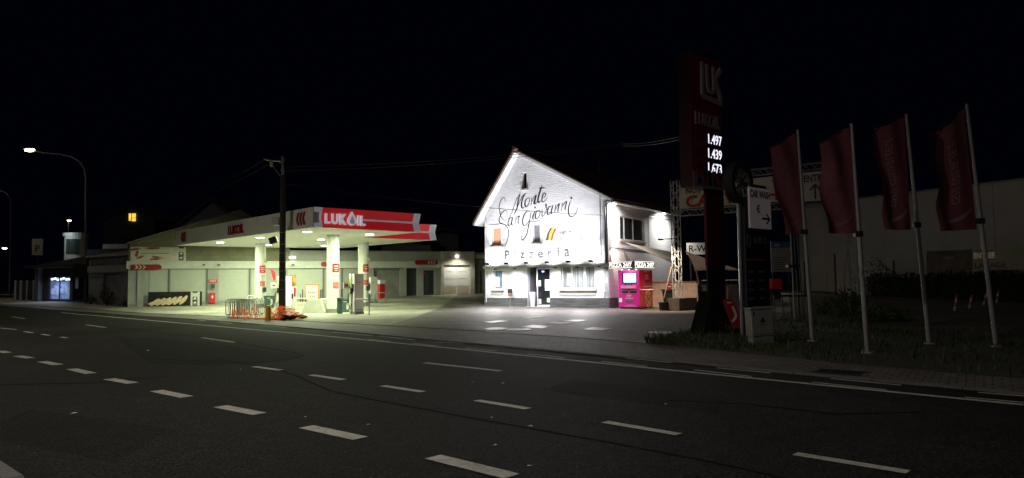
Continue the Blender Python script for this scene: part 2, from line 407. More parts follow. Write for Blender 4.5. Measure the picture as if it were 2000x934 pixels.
# forecourt: concrete by the canopy, block pavers before the pizzeria
CA = gp([(0, 591), (200, 605), (420, 617), (650, 630), (758, 636)]); CB = [Vector((-75, 64, 0)), Vector((-40, 66, 0)), Vector((-25, 66, 0)), Vector((-8, 62, 0)), Vector((-4.2, 60, 0))]
struct(loft(MB(), CA, CB, 60, 50, .0).build('forecourt_concrete', conc_g))
PA = gp([(758, 636), (950, 647), (1263, 669), (1330, 652), (1420, 632), (1520, 625)]); PB = [Vector((-4.2, 60, 0)), Vector((2, 62, 0)), Vector((10, 62, 0)), Vector((16, 60, 0)), Vector((20, 58, 0)), Vector((24, 58, 0))]
struct(loft(MB(), PA, PB, 60, 50, .004).build('forecourt_pavers', pavers))
DA = gp([(1520, 625), (1700, 645), (2000, 640)]) ; DB = [Vector((24, 58, 0)), Vector((34, 60, 0)), Vector((48, 50, 0))]
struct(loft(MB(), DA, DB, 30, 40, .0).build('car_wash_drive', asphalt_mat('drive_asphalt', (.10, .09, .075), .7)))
struct(loft(MB(), gp([(948, 646.5), (1100, 657), (1263, 668.5)]), gp([(948, 648), (1100, 658.6), (1263, 670.3)]), 20, 2, .010).build('pale_edging', paint))
# grass verge
VA = gp([(1263, 671), (1450, 689), (1620, 707), (2000, 740)]) + [Vector((14, 4, 0)), Vector((34, -10, 0))]
VB = gp([(1264, 669), (1330, 651), (1420, 631), (1520, 624), (1700, 644), (2000, 640)]) + [Vector((40, 20, 0))]
struct(loft(MB(), VA, VB, 60, 20, .006).build('verge', soil))
mb = MB(); A_ = resample(VA, 200); B_ = resample(VB, 200); rnd = random.Random(3)
for k in range(15000):
    i = min(199, int(rnd.random() ** 1.15 * 190)); p = A_[i].lerp(B_[i], rnd.random() ** 1.0)
    if p.y < 9: continue
    dens = .5 + .5 * sin(p.x * 2.1) * cos(p.y * 1.7)
    if rnd.random() > .35 + .65 * dens: continue
    h = rnd.uniform(.05, .14) * (1.0 + 1.3 * (rnd.random() < .12)); a = rnd.uniform(0, 6.28); wd = rnd.uniform(.010, .022)
    dx, dy = cos(a) * wd, sin(a) * wd; b = rnd.uniform(0, 6.28); lx, ly = cos(b) * h * .5, sin(b) * h * .5
    z = H(p.y)
    mb.add([(p.x - dx, p.y - dy, z), (p.x + dx, p.y + dy, z), (p.x + lx * .4 + dx * .6, p.y + ly * .4 + dy * .6, z + h * .6), (p.x + lx * .4 - dx * .6, p.y + ly * .4 - dy * .6, z + h * .6), (p.x + lx, p.y + ly, z + h)],
           [(0, 1, 2, 3), (3, 2, 4)])
tag(mb.build('grass', grassm), 'rough unmown grass on the verge round the price sign and flagpoles', 'grass', kind='stuff')

# road markings
mk = MB()
def line(L, wd, dz=DR + .004, n=None, wear=True):
    P = [G(a, b, DR) for a, b in L]; n = n or max(2, int(sum((P[i + 1] - P[i]).length for i in range(len(P) - 1)) / 1.0) + 1)
    P = resample(P, n)
    A = []; B = []
    for i in range(n):
        t = (P[min(i + 1, n - 1)] - P[max(i - 1, 0)]).normalized(); q = Vector((-t.y, t.x)) * wd / 2
        A.append(P[i] + q); B.append(P[i] - q)
    for i in range(n - 1):
        mk.add([(A[i].x, A[i].y, H(A[i].y) + dz), (A[i + 1].x, A[i + 1].y, H(A[i + 1].y) + dz), (B[i + 1].x, B[i + 1].y, H(B[i + 1].y) + dz), (B[i].x, B[i].y, H(B[i].y) + dz)], [(0, 1, 2, 3)])
line([(120, 610.5), (180, 616), (400, 635.5), (650, 658), (1000, 692.5), (1350, 727.4), (1700, 762), (2000, 791.5)], .13)
for a in [((0, 686), (15, 689.5)), ((34, 695.5), (60, 700)), ((82, 706.5), (114, 713)), ((140, 721), (178, 730)), ((213, 740.5), (260, 749)), ((305, 763.5), (365, 776)), ((430, 794), (507, 809)), ((598, 834), (704, 857)), ((845, 893), (1000, 931))]:
    line(a, .19)
for a in [((24, 619), (49, 623)), ((168, 634.5), (206, 640)), ((394, 660), (458, 669)), ((829, 709), (978, 725))]: line(a, .12)
for a in [((48, 648), (64, 650.5)), ((82, 653), (96, 655.5)), ((120, 658.5), (130, 660.5)), ((496, 716.5), (548, 723.5)), ((608, 733), (671, 742)), ((748, 754), (826, 766)), ((931, 782.5), (1032, 799)), ((1181, 824.5), (1326, 849)), ((1553, 887), (1774, 923))]: line(a, .13)
for a in [((720, 663), (762, 667.5)), ((806, 670.5), (856, 676.5)), ((908, 680.5), (970, 686)), ((1030, 691.5), (1102, 699)), ((1175, 706.5), (1264, 716)), ((1356, 723), (1468, 736)), ((1586, 747), (1730, 762)), ((1884, 776.5), (2000, 787))]: line(a, .07)
for a in [((300, 617), (345, 621)), ((360, 622), (402, 627)), ((425, 629), (452, 632)), ((500, 634), (560, 640)), ((600, 642), (640, 645)), ((650, 649), (728, 656)), ((740, 657), (808, 664)), ((850, 668), (905, 671)), ((962, 676), (1146, 692)), ((1222, 700), (1312, 709)), ((1400, 719), (1506, 729)), ((1622, 740), (1760, 753)), ((1910, 767), (2010, 775))]: line(a, .08)
for a in [((0, 641), (32, 644)), ((100, 604), (150, 606))]: line(a, .1)
struct(mk.build('road_markings', paint))
mk = MB()
line([(0, 752), (200, 748), (330, 735)], .05, DR + .003)
line([(420, 700), (560, 726), (650, 766), (786, 792), (950, 822), (1210, 868), (1350, 894), (1600, 950)], .03, DR + .0025)
line([(1300, 782), (1460, 790), (1640, 810), (1800, 806)], .04, DR + .003)
line([(160, 632), (420, 662), (600, 694), (520, 712), (280, 700)], .05, DR + .003)
struct(mk.build('tar_seams', tar))
struct(loft(MB(), gp([(215, 655), (400, 668), (590, 696)], DR), gp([(300, 712), (420, 714), (540, 706)], DR), 16, 6, DR + .0015).build('road_patch', asph_patch))
struct(loft(MB(), gp([(1120, 742), (1420, 776)], DR), gp([(1060, 762), (1400, 806)], DR), 12, 6, DR + .0015).build('road_patch', asph_patch))
struct(loft(MB(), gp([(60, 800), (330, 838)], DR), gp([(-60, 850), (230, 905)], DR), 12, 6, DR + .0015).build('road_patch', asph_patch))
lit = None
for (x, y, sz) in ((983, 749, .03), (923, 747, .018), (1036, 833, .03), (960, 816, .02), (968, 870, .022), (1034, 911, .025), (145, 808, .04), (470, 722, .025), (290, 685, .05), (596, 815, .02), (1300, 790, .02), (720, 830, .022)):
    if lit is None:
        lit = thing('litter_scrap', 'tiny pale scrap of litter lying on the dark asphalt', 'litter', G(x, y, DR) + Vector((0, 0, .004)), .4, 'litter scraps on the carriageway')
        MB().add([(-1, -.5, 0), (.2, -.7, .15), (1, .1, 0), (.1, .6, .25), (-.7, .4, .05)], [(0, 1, 3, 4), (1, 2, 3)]).build('scrap', card, lit); c_ = lit
    else: c_ = copy_tree(lit); c_.location = G(x, y, DR) + Vector((0, 0, .004)); c_.rotation_euler = (0, 0, x)
    c_.scale = (sz, sz, sz)
# gully grate by the kerb
mb = MB(); g0 = G(1640, 728, 0); 
for k in range(9): mb.box(-.36 + k * .08, -.2, 0, -.32 + k * .08, .2, .012)
mb.box(-.4, -.25, 0, .4, -.2, .014); mb.box(-.4, .2, 0, .4, .25, .014)
t = thing('drain_grate', 'dark iron drain grate set in the pavement by the kerb', 'drain', g0 + Vector((0, 0, .004)), rad(-42)); mb.build('grate', steeld, t)

# tank and manhole covers on the forecourt
def cover(px, py, wd, dp, rz, label, rnd_=False, mt=None):
    t = thing('manhole_cover', label, 'manhole cover', G(px, py) + Vector((0, 0, .006)), rz, 'metal covers set in the forecourt pavers')
    if rnd_: MB().lathe([(wd / 2 + .05, 0), (wd / 2 + .05, .012), (wd / 2, .012)], 28).build('rim', steeld, t); MB().lathe([(wd / 2 - .012, .004), (wd / 2 - .012, .014)], 28).build('lid', mt or card, t); t.scale = (1, 1.5, 1)
    else:
        MB().plate([(-wd / 2 - .06, -dp / 2 - .06), (wd / 2 + .06, -dp / 2 - .06), (wd / 2 + .06, dp / 2 + .06), (-wd / 2 - .06, dp / 2 + .06)], [(-wd / 2, -dp / 2, wd / 2, dp / 2)], 0, .012).xf(Matrix.Rotation(rad(90), 4, 'X')).xf(Matrix.Translation((0, 0, .012))).build('rim', steeld, t)
        MB().box(-wd / 2 + .01, -dp / 2 + .01, 0, wd / 2 - .01, dp / 2 - .01, .022).build('lid', mt or card, t)
cov = mat('cover_paint', (.66, .66, .66), .5, var=.2, scale=7)
rh = rad(-33)
def plate4(P, label, m_):
    P = [G(645 + x / 2.5377, 566 + y / 2.5377) for x, y in P]; c = sum(P, Vector()) / 4
    t = thing('manhole_cover', label, 'manhole cover', c + Vector((0, 0, .006)), 0, 'metal covers set in the forecourt pavers'); L = [p - c for p in P]
    MB().prism_z([(p.x, p.y) for p in L], .004, .012).build('lid', m_, t)
    O = [(p.x * 1.06, p.y * 1.06) for p in L]; MB().prism_z(O, 0, .0035).build('rim', steeld, t)
plate4([(757, 162), (845, 153), (890, 158), (805, 167)], 'white rectangular cover nearest the fuel canopy', cov)
plate4([(945, 140), (1030, 133), (1078, 136), (990, 146)], 'dull rectangular cover closest to the pizzeria doorway', card)
plate4([(943, 188), (1000, 177), (1095, 183), (1045, 195)], 'large white square cover in the middle of the forecourt', cov)
plate4([(1070, 168), (1110, 160), (1200, 165), (1140, 173)], 'left one of two narrow white covers lying end to end', cov)
plate4([(1145, 158), (1200, 151), (1272, 153), (1225, 160)], 'right one of two narrow white covers lying end to end', cov)
plate4([(1253, 199), (1300, 188), (1400, 195), (1345, 205)], 'white rectangular cover on the pavers in front of the pizza machine', cov)
plate4([(1560, 215), (1600, 207), (1715, 211), (1660, 222)], 'white rectangular cover beside the tip of the grass verge', cov)
cover(970, 643, .72, 0, 0, 'round pale manhole cover, left of the pair near the edging', True, cov)
cover(1012, 644.5, .72, 0, 0, 'round pale manhole cover, right of the pair near the edging', True, cov)

# ================================================================== PIZZERIA
FL = G(948, 597); FR_ = G(1190, 602.5)
HF = Frame((FL.x, FL.y, 0), math.atan2(FR_.y - FL.y, FR_.x - FL.x)); HW = (FR_ - FL).xy.length
hs = fthing(HF, 'pizzeria_house', 'white painted brick pizzeria house with steep uneven gable and floodlit front', 'house')
zE1 = HF.hit(1184, 390)[1]; ap = HF.hit(1014, 303); zE0 = HF.hit(947, 424)[1]
hx = HF.hit
W_ = {}
def hr(*a, off=0): return HF.rect(*a, off=off)
win_ul = hr(961, 444, 979, 481); win_um = hr(1041, 438, 1055, 475); win_at = hr(1021, 337, 1028.5, 369)
win_gl = hr(964, 528, 981, 565); win_gr = hr(1096, 519, 1162, 565); door = hr(1030, 519, 1074, 596); door = (door[0], 0.02, door[2], door[3])
PLZ = hx(1070, 582)[1]
wall_out = [(0, -.2), (door[0], -.2), (door[0], door[3] - .12), (door[0] + .25, door[3]), (door[2] - .25, door[3]), (door[2], door[3] - .12), (door[2], -.2), (HW, -.2), (HW, zE1), (ap[0], ap[1]), (0, zE0)]
MB().plate(wall_out, [win_ul, win_um, win_at, win_gl, win_gr], 0, .3).build('front_wall', wbrick, hs)
HD = None
SF = Frame(HF.world(HW, 0, 0), HF.ang + rad(90))       # side wall frame: x runs back
SL = SF.hit(1319, 500)[0]
# side wall as local box with holes: build in SF then bring into HF
S2H = Matrix.Translation((HW, 0, 0)) @ Matrix.Rotation(rad(90), 4, 'Z')
swin = SF.rect(1211, 425, 1259, 470)
sw = MB().plate([(0.0, -.2), (SL, -.2), (SL, zE1), (0, zE1)], [swin], 0.003, .3).xf(S2H); sw.build('side_wall', wbrick, hs)
mb = MB(); mb.box(.3, .3, -.2, .02, SL - .02, zE0); mb.build('left_side_wall', wbrick, hs)
MB().plate([(0, -.2), (HW - .31, -.2), (HW - .31, zE1), (ap[0], ap[1]), (0, zE0)], [], SL - .3, SL - .02).build('back_wall', wbrick, hs)
# plinth
mb = MB()
for a, b in ((-.04, door[0] - .02), (door[2] + .02, HW + .04)): mb.box(a, -.06, -.2, b, -.002, PLZ)
mb.box(HW + .004, .0, -.2, HW + .06, SL, PLZ)
mb.build('stone_plinth', plinthm, hs)
# ledge
zb0, zb1 = hx(1070, 522)[1], hx(1070, 517.5)[1]
mb = MB(); mb.box(-.05, -.16, zb0, HW + .1, -.002, zb1); mb.build('stone_ledge', sillm, hs)
# roof slabs
oh = .55
def slab(a, b, t0, y0, y1, m, name, par=hs):
    d = Vector((b[0] - a[0], b[1] - a[1])).normalized(); n_ = Vector((-d.y, d.x))
    if n_.y < 0: n_ = -n_
    p = [(a[0], a[1]), (b[0], b[1]), (b[0] + n_.x * t0, b[1] + n_.y * t0), (a[0] + n_.x * t0, a[1] + n_.y * t0)]
    return MB().prism_y(p, y0, y1)
dl = Vector((0 - ap[0], zE0 - ap[1])).normalized(); dr_ = Vector((HW - ap[0], zE1 - ap[1])).normalized()
eL = (0 + dl.x * .75, zE0 + dl.y * .75 + .05); eR = (HW + dr_.x * .35, zE1 + dr_.y * .35 + .05); A0 = (ap[0], ap[1] + .05)
mb = slab(A0, eL, .12, -oh, SL + .2, white, ''); m2 = slab(A0, eR, .12, -oh * .45, SL + .2, white, ''); mb.add(m2.v, m2.f)
mb.build('roof_soffit', white, hs)
def up(p, k): return (p[0], p[1] + k)
mb = slab(up(A0, .19), up(eL, .165), .09, -oh - .05, SL + .25, tile, ''); rf = mb.build('roof', tile, hs)
# tiles with a stepped verge on the long slope
mb = MB(); a = Vector(up(A0, .17)); b = Vector(up(eR, .165)); L = (b - a).length; d = (b - a) / L; n_ = Vector((-d.y, d.x))
if n_.y < 0: n_ = -n_
k = int(L / .33)
for i in range(k + 1):
    p = a + d * (i * L / (k + .5)); q = p + d * .36
    mb.prism_y([tuple(p), tuple(q), tuple(q + n_ * .075), tuple(p + n_ * .045)], -oh * .45 - .05, SL + .25)
mb.build('roof_tiles', tile, hs)
MB().tube([(ap[0], -oh - .08, ap[1] + .33), (ap[0], SL + .25, ap[1] + .33)], .12, 10).build('ridge', tile, hs)
# gutter along the side eave, fascia
zz = zE1
MB().box(HW + .02, -.2, zz - .20, HW + .36, SL + .1, zz - .14).build('eave_soffit', white, hs)
MB().tube([(HW + .42, -.25, zz - .10), (HW + .42, SL + .15, zz - .16)], .075, 10).build('gutter', steel, hs)
MB().tube([(HW - .12, -.07, zb1), (HW - .12, -.07, zz - .35), (HW + .2, -.1, zz - .12)], .045, 8).build('drainpipe', steeld, hs)
MB().tube([(.12, -.06, .3), (.12, -.06, zE0 - .3)], .03, 8).build('drainpipe', white, hs)
mb = MB()
for i in range(7): mb.tube([(HW - .42, -.05, zb1 + .3 + i * .8), (HW - .42, -.05, zb1 + 1.1 + i * .8)], .016, 6)
mb.build('cable', steeld, hs)
# windows
def frame_bars(r, y, t=.07, mull=(), d=.06):
    x0, z0, x1, z1 = r; mb = MB()
    mb.box(x0, y, z0, x0 + t, y + d, z1); mb.box(x1 - t, y, z0, x1, y + d, z1); mb.box(x0 + t, y, z0, x1 - t, y + d, z0 + t); mb.box(x0 + t, y, z1 - t, x1 - t, y + d, z1)
    for m_ in mull: mb.box(m_ - t * .9, y - .002, z0 + t, m_ + t * .9, y + d, z1 - t)
    return mb
def window(r, par, M=None, mull=(), sill=True, glass=darkgl, t=.06, back=curt, half=None, y=.07):
    x0, z0, x1, z1 = r; X = (lambda b: b.xf(M)) if M else (lambda b: b)
    w_ = X(frame_bars(r, y, t, mull)).build('window', whitef, par)
    X(MB().box(x0 + t * .9, y + .02, z0 + t * .9, x1 - t * .9, y + .03, z1 - t * .9)).build('pane', glass, w_)
    if sill: X(MB().box(x0 - .12, -.10, z0 - .10, x1 + .12, y, z0 - .003)).build('sill', sillm, w_)
    return w_
greyglass = mat('curtained_glass', (.20, .215, .21), .15, var=.25, scale=2.5)
# timber shutter window
w1 = window(win_ul, hs, glass=mat('timber_shutter', (.42, .22, .12), .7, var=.12, scale=9), t=.05); w1['label'] = 'upper window closed by a brown timber shutter'
window(win_um, hs, glass=mat('blind_glass', (.16, .16, .18), .2, var=.2), t=.05)
window(win_at, hs, glass=darkgl, t=.05)
w4 = window(win_gl, hs, glass=mat('sky_sticker_glass', (.10, .14, .2), .1, var=.6, scale=3), t=.05, y=.10)
MB().box(win_gl[0] + .1, .105, win_gl[1] + .15, win_gl[0] + .35, .115, win_gl[1] + .75).build('notice', card, w4)
u = [HF.hit(x, 540)[0] for x in (1115.5, 1141)]
w5 = window(win_gr, hs, glass=greyglass, mull=u, t=.075, y=.08)
r_ = hr(1106, 533, 1113, 557); MB().box(r_[0], .088, r_[1], r_[2], .096, r_[3]).build('notice', card, w5)
mb = MB()
xx = win_gr[0] + .1
while xx < win_gr[2] - .1:
    if xx > u[0]: mb.box(xx, .088, win_gr[1] + .1, xx + .05, .098, win_gr[3] - .1)
    xx += random.choice((.11, .15, .19))
mb.build('curtain', curt, w5)
# white reveal frames painted round the openings
for r in (win_ul, win_um):
    MB().plate([(r[0] - .18, r[1] - .02), (r[2] + .10, r[1] - .02), (r[2] + .10, r[3] + .15), (r[0] - .18, r[3] + .15)], [(r[0] - .001, r[1] - .02 + .001, r[2] + .001, r[3])], -.025, -.001).build('window_surround', white, hs)
# grey panels under the ground floor windows
for q in ((959, 569.5, 982, 576), (1092, 570, 1163, 577.5)):
    r = hr(*q); MB().box(r[0], -.03, r[1], r[2], -.001, r[3]).build('apron_panel', sillm, hs)
# doorway recess
dd = 1.0
mb = MB(); mb.box(door[0] - .2, .3, 0, door[0] - .01, dd + .3, door[3] + .2); mb.box(door[2] + .01, .3, 0, door[2] + .2, dd + .3, door[3] + .2)
mb.box(door[0] - .2, .3, door[3] + .01, door[2] + .2, dd + .3, door[3] + .2); mb.box(door[0] - .2, dd + .3, 0, door[2] + .2, dd + .36, door[3] + .2)
mb.build('porch_lining', mat('porch_grey', (.22, .21, .22), .8), hs)
MB().box(door[0] + .005, -.25, -.1, door[2] - .005, dd, .06).build('doorstep', sillm, hs)
dr = (door[2] - 1.12, .06, door[2] - .02, door[3] - .12)
dp = frame_bars(dr, .34, .09).build('door', whitef, hs)
MB().box(dr[0] + .08, .36, dr[1] + .08, dr[2] - .08, .37, dr[3] - .08).build('pane', darkgl, dp)
mb = MB(); mb.box(dr[0] + .14, .345, 1.25, dr[0] + .3, .358, 1.6); mb.box(dr[0] + .58, .345, 1.0, dr[0] + .9, .358, 1.65); mb.box(dr[0] + .12, .345, .2, dr[0] + .3, .358, .5); mb.box(dr[0] + .7, .345, .3, dr[0] + .9, .358, .55)
mb.build('notice', card, dp)
MB().tube([(dr[0] + .06, .30, .9), (dr[0] + .06, .27, .95), (dr[0] + .06, .27, 1.2), (dr[0] + .06, .30, 1.25)], .018, 8).build('handle', steel, dp)
bl = mat('blue_lamp_glow', (.4, .5, .9), emit=2.0, ecol=(.35, .5, 1))
MB().lathe([(.02, 2.02), (.13, 2.1), (.13, 2.16), (.02, 2.18)], 12, (dr[0] + .45, .44)).build('door_lamp', bl, dp)
# side window
ms = [SF.hit(x, 448)[0] for x in (1222.5, 1240)]
window(swin, hs, S2H, ms, glass=mat('side_glass', (.03, .03, .032), .1), t=.06, y=.12)
# string course and conduits on side wall
mb = MB(); z2 = SF.hit(1250, 474)[1]; z3 = SF.hit(1290, 428)[1]
mb.box(0.2, -.05, z2 - .5, SL - .02, -.0, z2 - .44); mb.box(SF.hit(1265, 430)[0], -.08, z3, SL - .02, 0, z3 + .06)
mb.tube([(SF.hit(1266, 450)[0], -.03, z2 - .6), (SF.hit(1266, 450)[0], -.03, z3 + .2)], .02, 6)
mb.xf(S2H).build('conduit', steel, hs)

# wall lettering
glyph = MB()
for ch, x0, x1, y0, y1 in (('P', 986.5, 995.5, 489.5, 507), ('i', 1004, 1008, 489, 505.5), ('z', 1015.5, 1025, 493, 505), ('z', 1033, 1042.5, 492, 504.5), ('e', 1050.5, 1061, 491, 504), ('r', 1070, 1077.5, 490.5, 503.5), ('i', 1088.5, 1092, 483, 502.5), ('a', 1102, 1113, 486, 502)):
    r = hr(x0, y0, x1, y1); text(MB(), ch, r, -.006, .010, .02).build('letter', mat('washed_grey', (.06, .057, .057), .7), hs)
zA = lambda x, y: hx(965 + x / 6.667, 355 + y / 6.667)
zB = lambda x, y: hx(1040 + x / 7.78, 360 + y / 7.78)
SA = [([(148, 262), (138, 212), (112, 212), (82, 262), (68, 330), (75, 400), (90, 455), (115, 490), (150, 505), (185, 465)], .8),
      ([(160, 440), (172, 400), (150, 378), (110, 400), (80, 450), (66, 500), (80, 540), (125, 555), (165, 585), (188, 640), (185, 720), (160, 800), (130, 870)], 1.2),
      ([(238, 468), (205, 475), (183, 530), (190, 577), (215, 555), (240, 478)], 1.3), ([(243, 465), (228, 540), (240, 572)], 1.4),
      ([(288, 452), (276, 556)], 1.3), ([(280, 520), (305, 465), (328, 448), (312, 520), (322, 545), (340, 515)], 1.2),
      ([(465, 392), (430, 385), (390, 440), (370, 520), (390, 572), (430, 550), (470, 480), (482, 398)], 1.6),
      ([(482, 390), (465, 500), (445, 600), (420, 700), (375, 757), (355, 740), (375, 660), (430, 580), (495, 500)], 1.1),
      ([(190, 580), (215, 602), (260, 621), (320, 605), (380, 550)], .6),
      ([(348, 143), (290, 240), (240, 380), (205, 455)], .5), ([(338, 165), (310, 270), (297, 350), (262, 425)], 1.3), ([(420, 145), (370, 190), (330, 270), (300, 345)], .5),
      ([(418, 148), (380, 200), (357, 290), (367, 345), (392, 333)], 1.6),
      ([(445, 212), (412, 240), (403, 305), (425, 328), (455, 280), (462, 222), (440, 213)], 1.5),
      ([(494, 205), (482, 305)], 1.5), ([(486, 270), (520, 205), (548, 183), (532, 260), (542, 292), (562, 250)], 1.2),
      ([(530, 388), (503, 470), (522, 492)], 1.5)]
SB = [([(145, 28), (112, 120), (85, 225), (92, 278), (128, 252)], 2.0), ([(100, 68), (188, 58)], 2.6),
      ([(150, 215), (190, 190), (203, 152), (178, 138), (150, 190), (144, 248), (165, 270), (200, 245), (228, 195)], 1.2), ([(52, 180), (22, 285), (42, 300)], 1.6),
      ([(85, 398), (55, 430), (43, 500), (65, 527), (105, 480), (116, 412), (85, 395)], 1.5),
      ([(150, 378), (146, 440), (150, 492), (190, 440), (217, 360), (207, 300), (200, 342), (228, 392)], 1.0),
      ([(288, 340), (250, 350), (225, 428), (240, 466), (275, 430), (312, 330)], 1.3), ([(314, 315), (287, 410), (298, 457)], 1.4),
      ([(352, 320), (338, 437)], 1.4), ([(345, 390), (385, 320), (408, 303), (386, 400), (399, 422)], 1.3),
      ([(453, 286), (440, 412)], 1.4), ([(446, 360), (490, 285), (518, 268), (496, 370), (510, 392)], 1.3),
      ([(578, 260), (550, 350), (548, 440), (575, 490), (620, 486), (665, 430), (690, 350)], 1.3)]
sc_ = MB()
for pts, w_ in SA: stroke(sc_, [zA(*p) for p in pts], .068 * w_ ** .7, -.004, .006, True, .55)
for pts, w_ in SB: stroke(sc_, [zB(*p) for p in pts], .068 * w_ ** .7, -.004, .006, True, .55)
for p in (zA(535, 338), zB(592, 213)): stroke(sc_, [(p[0] - .05, p[1]), (p[0] + .05, p[1] + .02)], .11, -.004, .006, sub=1)
sc_.build('script_lettering', txtb, hs)
for nm, m_, q in (('black_stripe', mat('stripe_black', (.06, .055, .04), .6), [(268, 672), (300, 663), (245, 850), (200, 856)]), ('yellow_stripe', mat('stripe_yellow', (.85, .60, .03), .6), [(301, 663), (338, 660), (275, 856), (244, 851)]), ('red_stripe', mat('stripe_red', (.75, .04, .03), .6), [(339, 670), (368, 680), (304, 850), (274, 856)])):
    p = [zB(*a) for a in q]; l_ = [p[0], p[1], p[2], p[3]]
    # slightly curved stripes
    mid = lambda a, b, k: (a[0] + (b[0] - a[0]) * .45 - k, a[1] + (b[1] - a[1]) * .45)
    MB().prism_y([p[0], p[1], mid(p[1], p[2], .06), p[2], p[3], mid(p[0], p[3], .06)], -.012, -.004).build(nm, m_, hs)
text(MB(), 'Belgium', hr(1088, 449.5, 1118, 457.5), -.004, .005, 0, shear=.3).build('small_lettering', txtg, hs)
text(MB(), 'c', hr(969.5, 491, 972.5, 496), -.004, .005).build('small_lettering', mat('faint_lettering', (.5, .45, .4), .6), hs)
mtb = mat('matt_black', (.01, .01, .01), .95, spec=.05)
# floodlights on arms along the ledge
cool = (.93, .93, 1.0)
for k_ in range(6):
    u_ = HW * (k_ + .5) / 6
    fl = MB().tube([(u_, -.16, zb1), (u_, -.75, zb1 + .12)], .014, 6).build('floodlight_arm', steeld, hs)
    b_ = MB().box(-.13, -.05, -.03, .13, .05, .03).xf(Matrix.Translation((u_, -.78, zb1 + .13)) @ Matrix.Rotation(rad(-50), 4, 'X')); b_.build('floodlight', mtb, fl)
    lamp('SPOT', 'flood_up', (u_, -.70, zb1 + .12), 210, cool, hs, (u_, 0, zb1 + 1.0), angle=145, blend=.9, soft=.08)
    lamp('SPOT', 'flood_high', (u_, -1.05, zb1 + .2), 980, cool, hs, (u_ * .85 + ap[0] * .15, 0, zb1 + 5.0), angle=66, blend=1, soft=.08)
for k_ in range(6):
    u_ = HW * (k_ + .5) / 6 + .25
    MB().box(u_ - .08, -.30, zb0 - .08, u_ + .08, -.17, zb0 - .02).build('downlight', mtb, hs)
    lamp('SPOT', 'flood_down', (u_, -.95, zb0 - .1), 270, cool, hs, (u_, -.15, zb0 - 2.0), angle=130, blend=.9, soft=.08)
for k_ in (.15, .5, .85): lamp('SPOT', 'flood_ground', (HW * k_, -.9, zb0 + .05), 900, (1, .95, .95), hs, (HW * k_ + 1.2, -4.5, 0), angle=112, blend=1, soft=.1)
# side wall lamps under the eave
led = mat('warm_led', (1, .97, .9), emit=14, ecol=(1, .96, .88))
for x in (1190, 1288):
    u_ = SF.hit(x, 405)[0] + .2
    MB().box(u_ - .12, -.26, zz - .26, u_ + .12, -.18, zz - .203).xf(S2H).build('eave_lamp', led, hs)
    p = S2H @ Vector((u_, -1.1, zz - .40)); q = S2H @ Vector((u_, -.1, zz - 2))
    lamp('SPOT', 'eave_light', p, 520, (1, .97, .90), hs, q, angle=150, blend=.7, soft=.06)

# white planter by the door, menu stand
g = HF.world(door[0] + .32, -.02, .0); g.z = .062
t = thing('planter', 'tall white tapered planter pot in the pizzeria doorway', 'planter', HF.world(door[0] + .33, .05, .06), HF.ang)
MB().lathe([(.13, 0), (.20, .85), (.185, .85), (.17, .78)], 24).build('pot', whitef, t, True)
g = G(997, 599)
t = thing('menu_stand', 'black menu board on a thin white post before the pizzeria', 'menu stand', g, HF.ang)
MB().tube([(0, 0, 0.02), (0, 0, 1.15)], .018, 8).build('post', steelb, t); MB().lathe([(.16, 0), (.16, .02), (.03, .03)], 16).build('base', steelb, t)
MB().box(-.17, -.05, .78, .17, -.02, 1.06).build('board', black, t); MB().box(-.15, -.03, .62, .15, .0, .76).build('leaflet_tray', mat('tray_red', (.3, .12, .1), .6), t)
MB().box(-.13, -.054, .82, .13, -.0505, .84).build('writing', txtg, t)

# ================================================================== PIZZA MACHINE
mo = G(1249.5, 603.5)
MF = Frame((mo.x, mo.y, mo.z), HF.ang)
mw = -MF.hit(1208, 565)[0]; MS = Frame(mo, HF.ang + rad(90)); msd = MS.hit(1274, 565)[0]; mh = MF.hit(1230, 528)[1]
mg = mat('magenta_vinyl', (.62, .02, .30), .35, var=.05); rv = mat('red_vinyl', (.62, .02, .05), .35, var=.05)
pm = fthing(MF, 'pizza_machine', 'magenta and red pizza vending machine with a lit screen', 'vending machine')
MB().box(-mw, 0, .08, -.006, msd, mh).build('cabinet', mg, pm)
MB().box(-.004, .004, .08, .012, msd - .004, mh - .003).build('side_panel', rv, pm)
MB().box(-mw + .05, .05, .0, -.05, msd - .05, .078).build('feet', black, pm)
def mr(x0, y0, x1, y1, f=MF): return f.rect(1180 + x0 / 8.49, 500 + y0 / 8.49, 1180 + x1 / 8.49, 500 + y1 / 8.49)
def mp(mb, r, y0=-.012, y1=-.001): return mb.box(r[0], y0, r[1], r[2], y1, r[3])
sr = mr(325, 290, 530, 440)
mp(MB(), (sr[0] - .08, sr[1] - .04, sr[2] + .03, sr[3] + .04), -.02).build('screen_bezel', black, pm)
so = mp(MB(), sr, -.026, -.021).build('screen', mat('lit_screen', (.3, .75, .8), .3, emit=1.6, ecol=(.35, .85, .95)), pm)
mb = MB(); mp(mb, (sr[0] + .04, sr[3] - .09, sr[2] - .3, sr[3] - .05), -.03, -.027); mp(mb, (sr[0] + .05, sr[1] + .08, sr[0] + .22, sr[1] + .22), -.03, -.027); mp(mb, (sr[2] - .22, sr[1] + .06, sr[2] - .05, sr[1] + .3), -.03, -.027)
mb.build('screen_tiles', mat('screen_tile', (.8, .95, 1), .3, emit=1.6, ecol=(.75, .95, 1)), so)
MB().box(*[q for q in (mr(290, 490, 535, 540)[0], -.10, mr(290, 490, 535, 540)[1], mr(290, 490, 535, 540)[2], -.001, mr(290, 490, 535, 540)[3])]).build('shelf', mat('pink_panel', (.7, .25, .5), .4), pm)
mb = MB()
for a in ((295, 583, 395, 620), (430, 583, 540, 620)): mp(mb, mr(*a))
mb.build('slot', black, pm)
mb = MB()
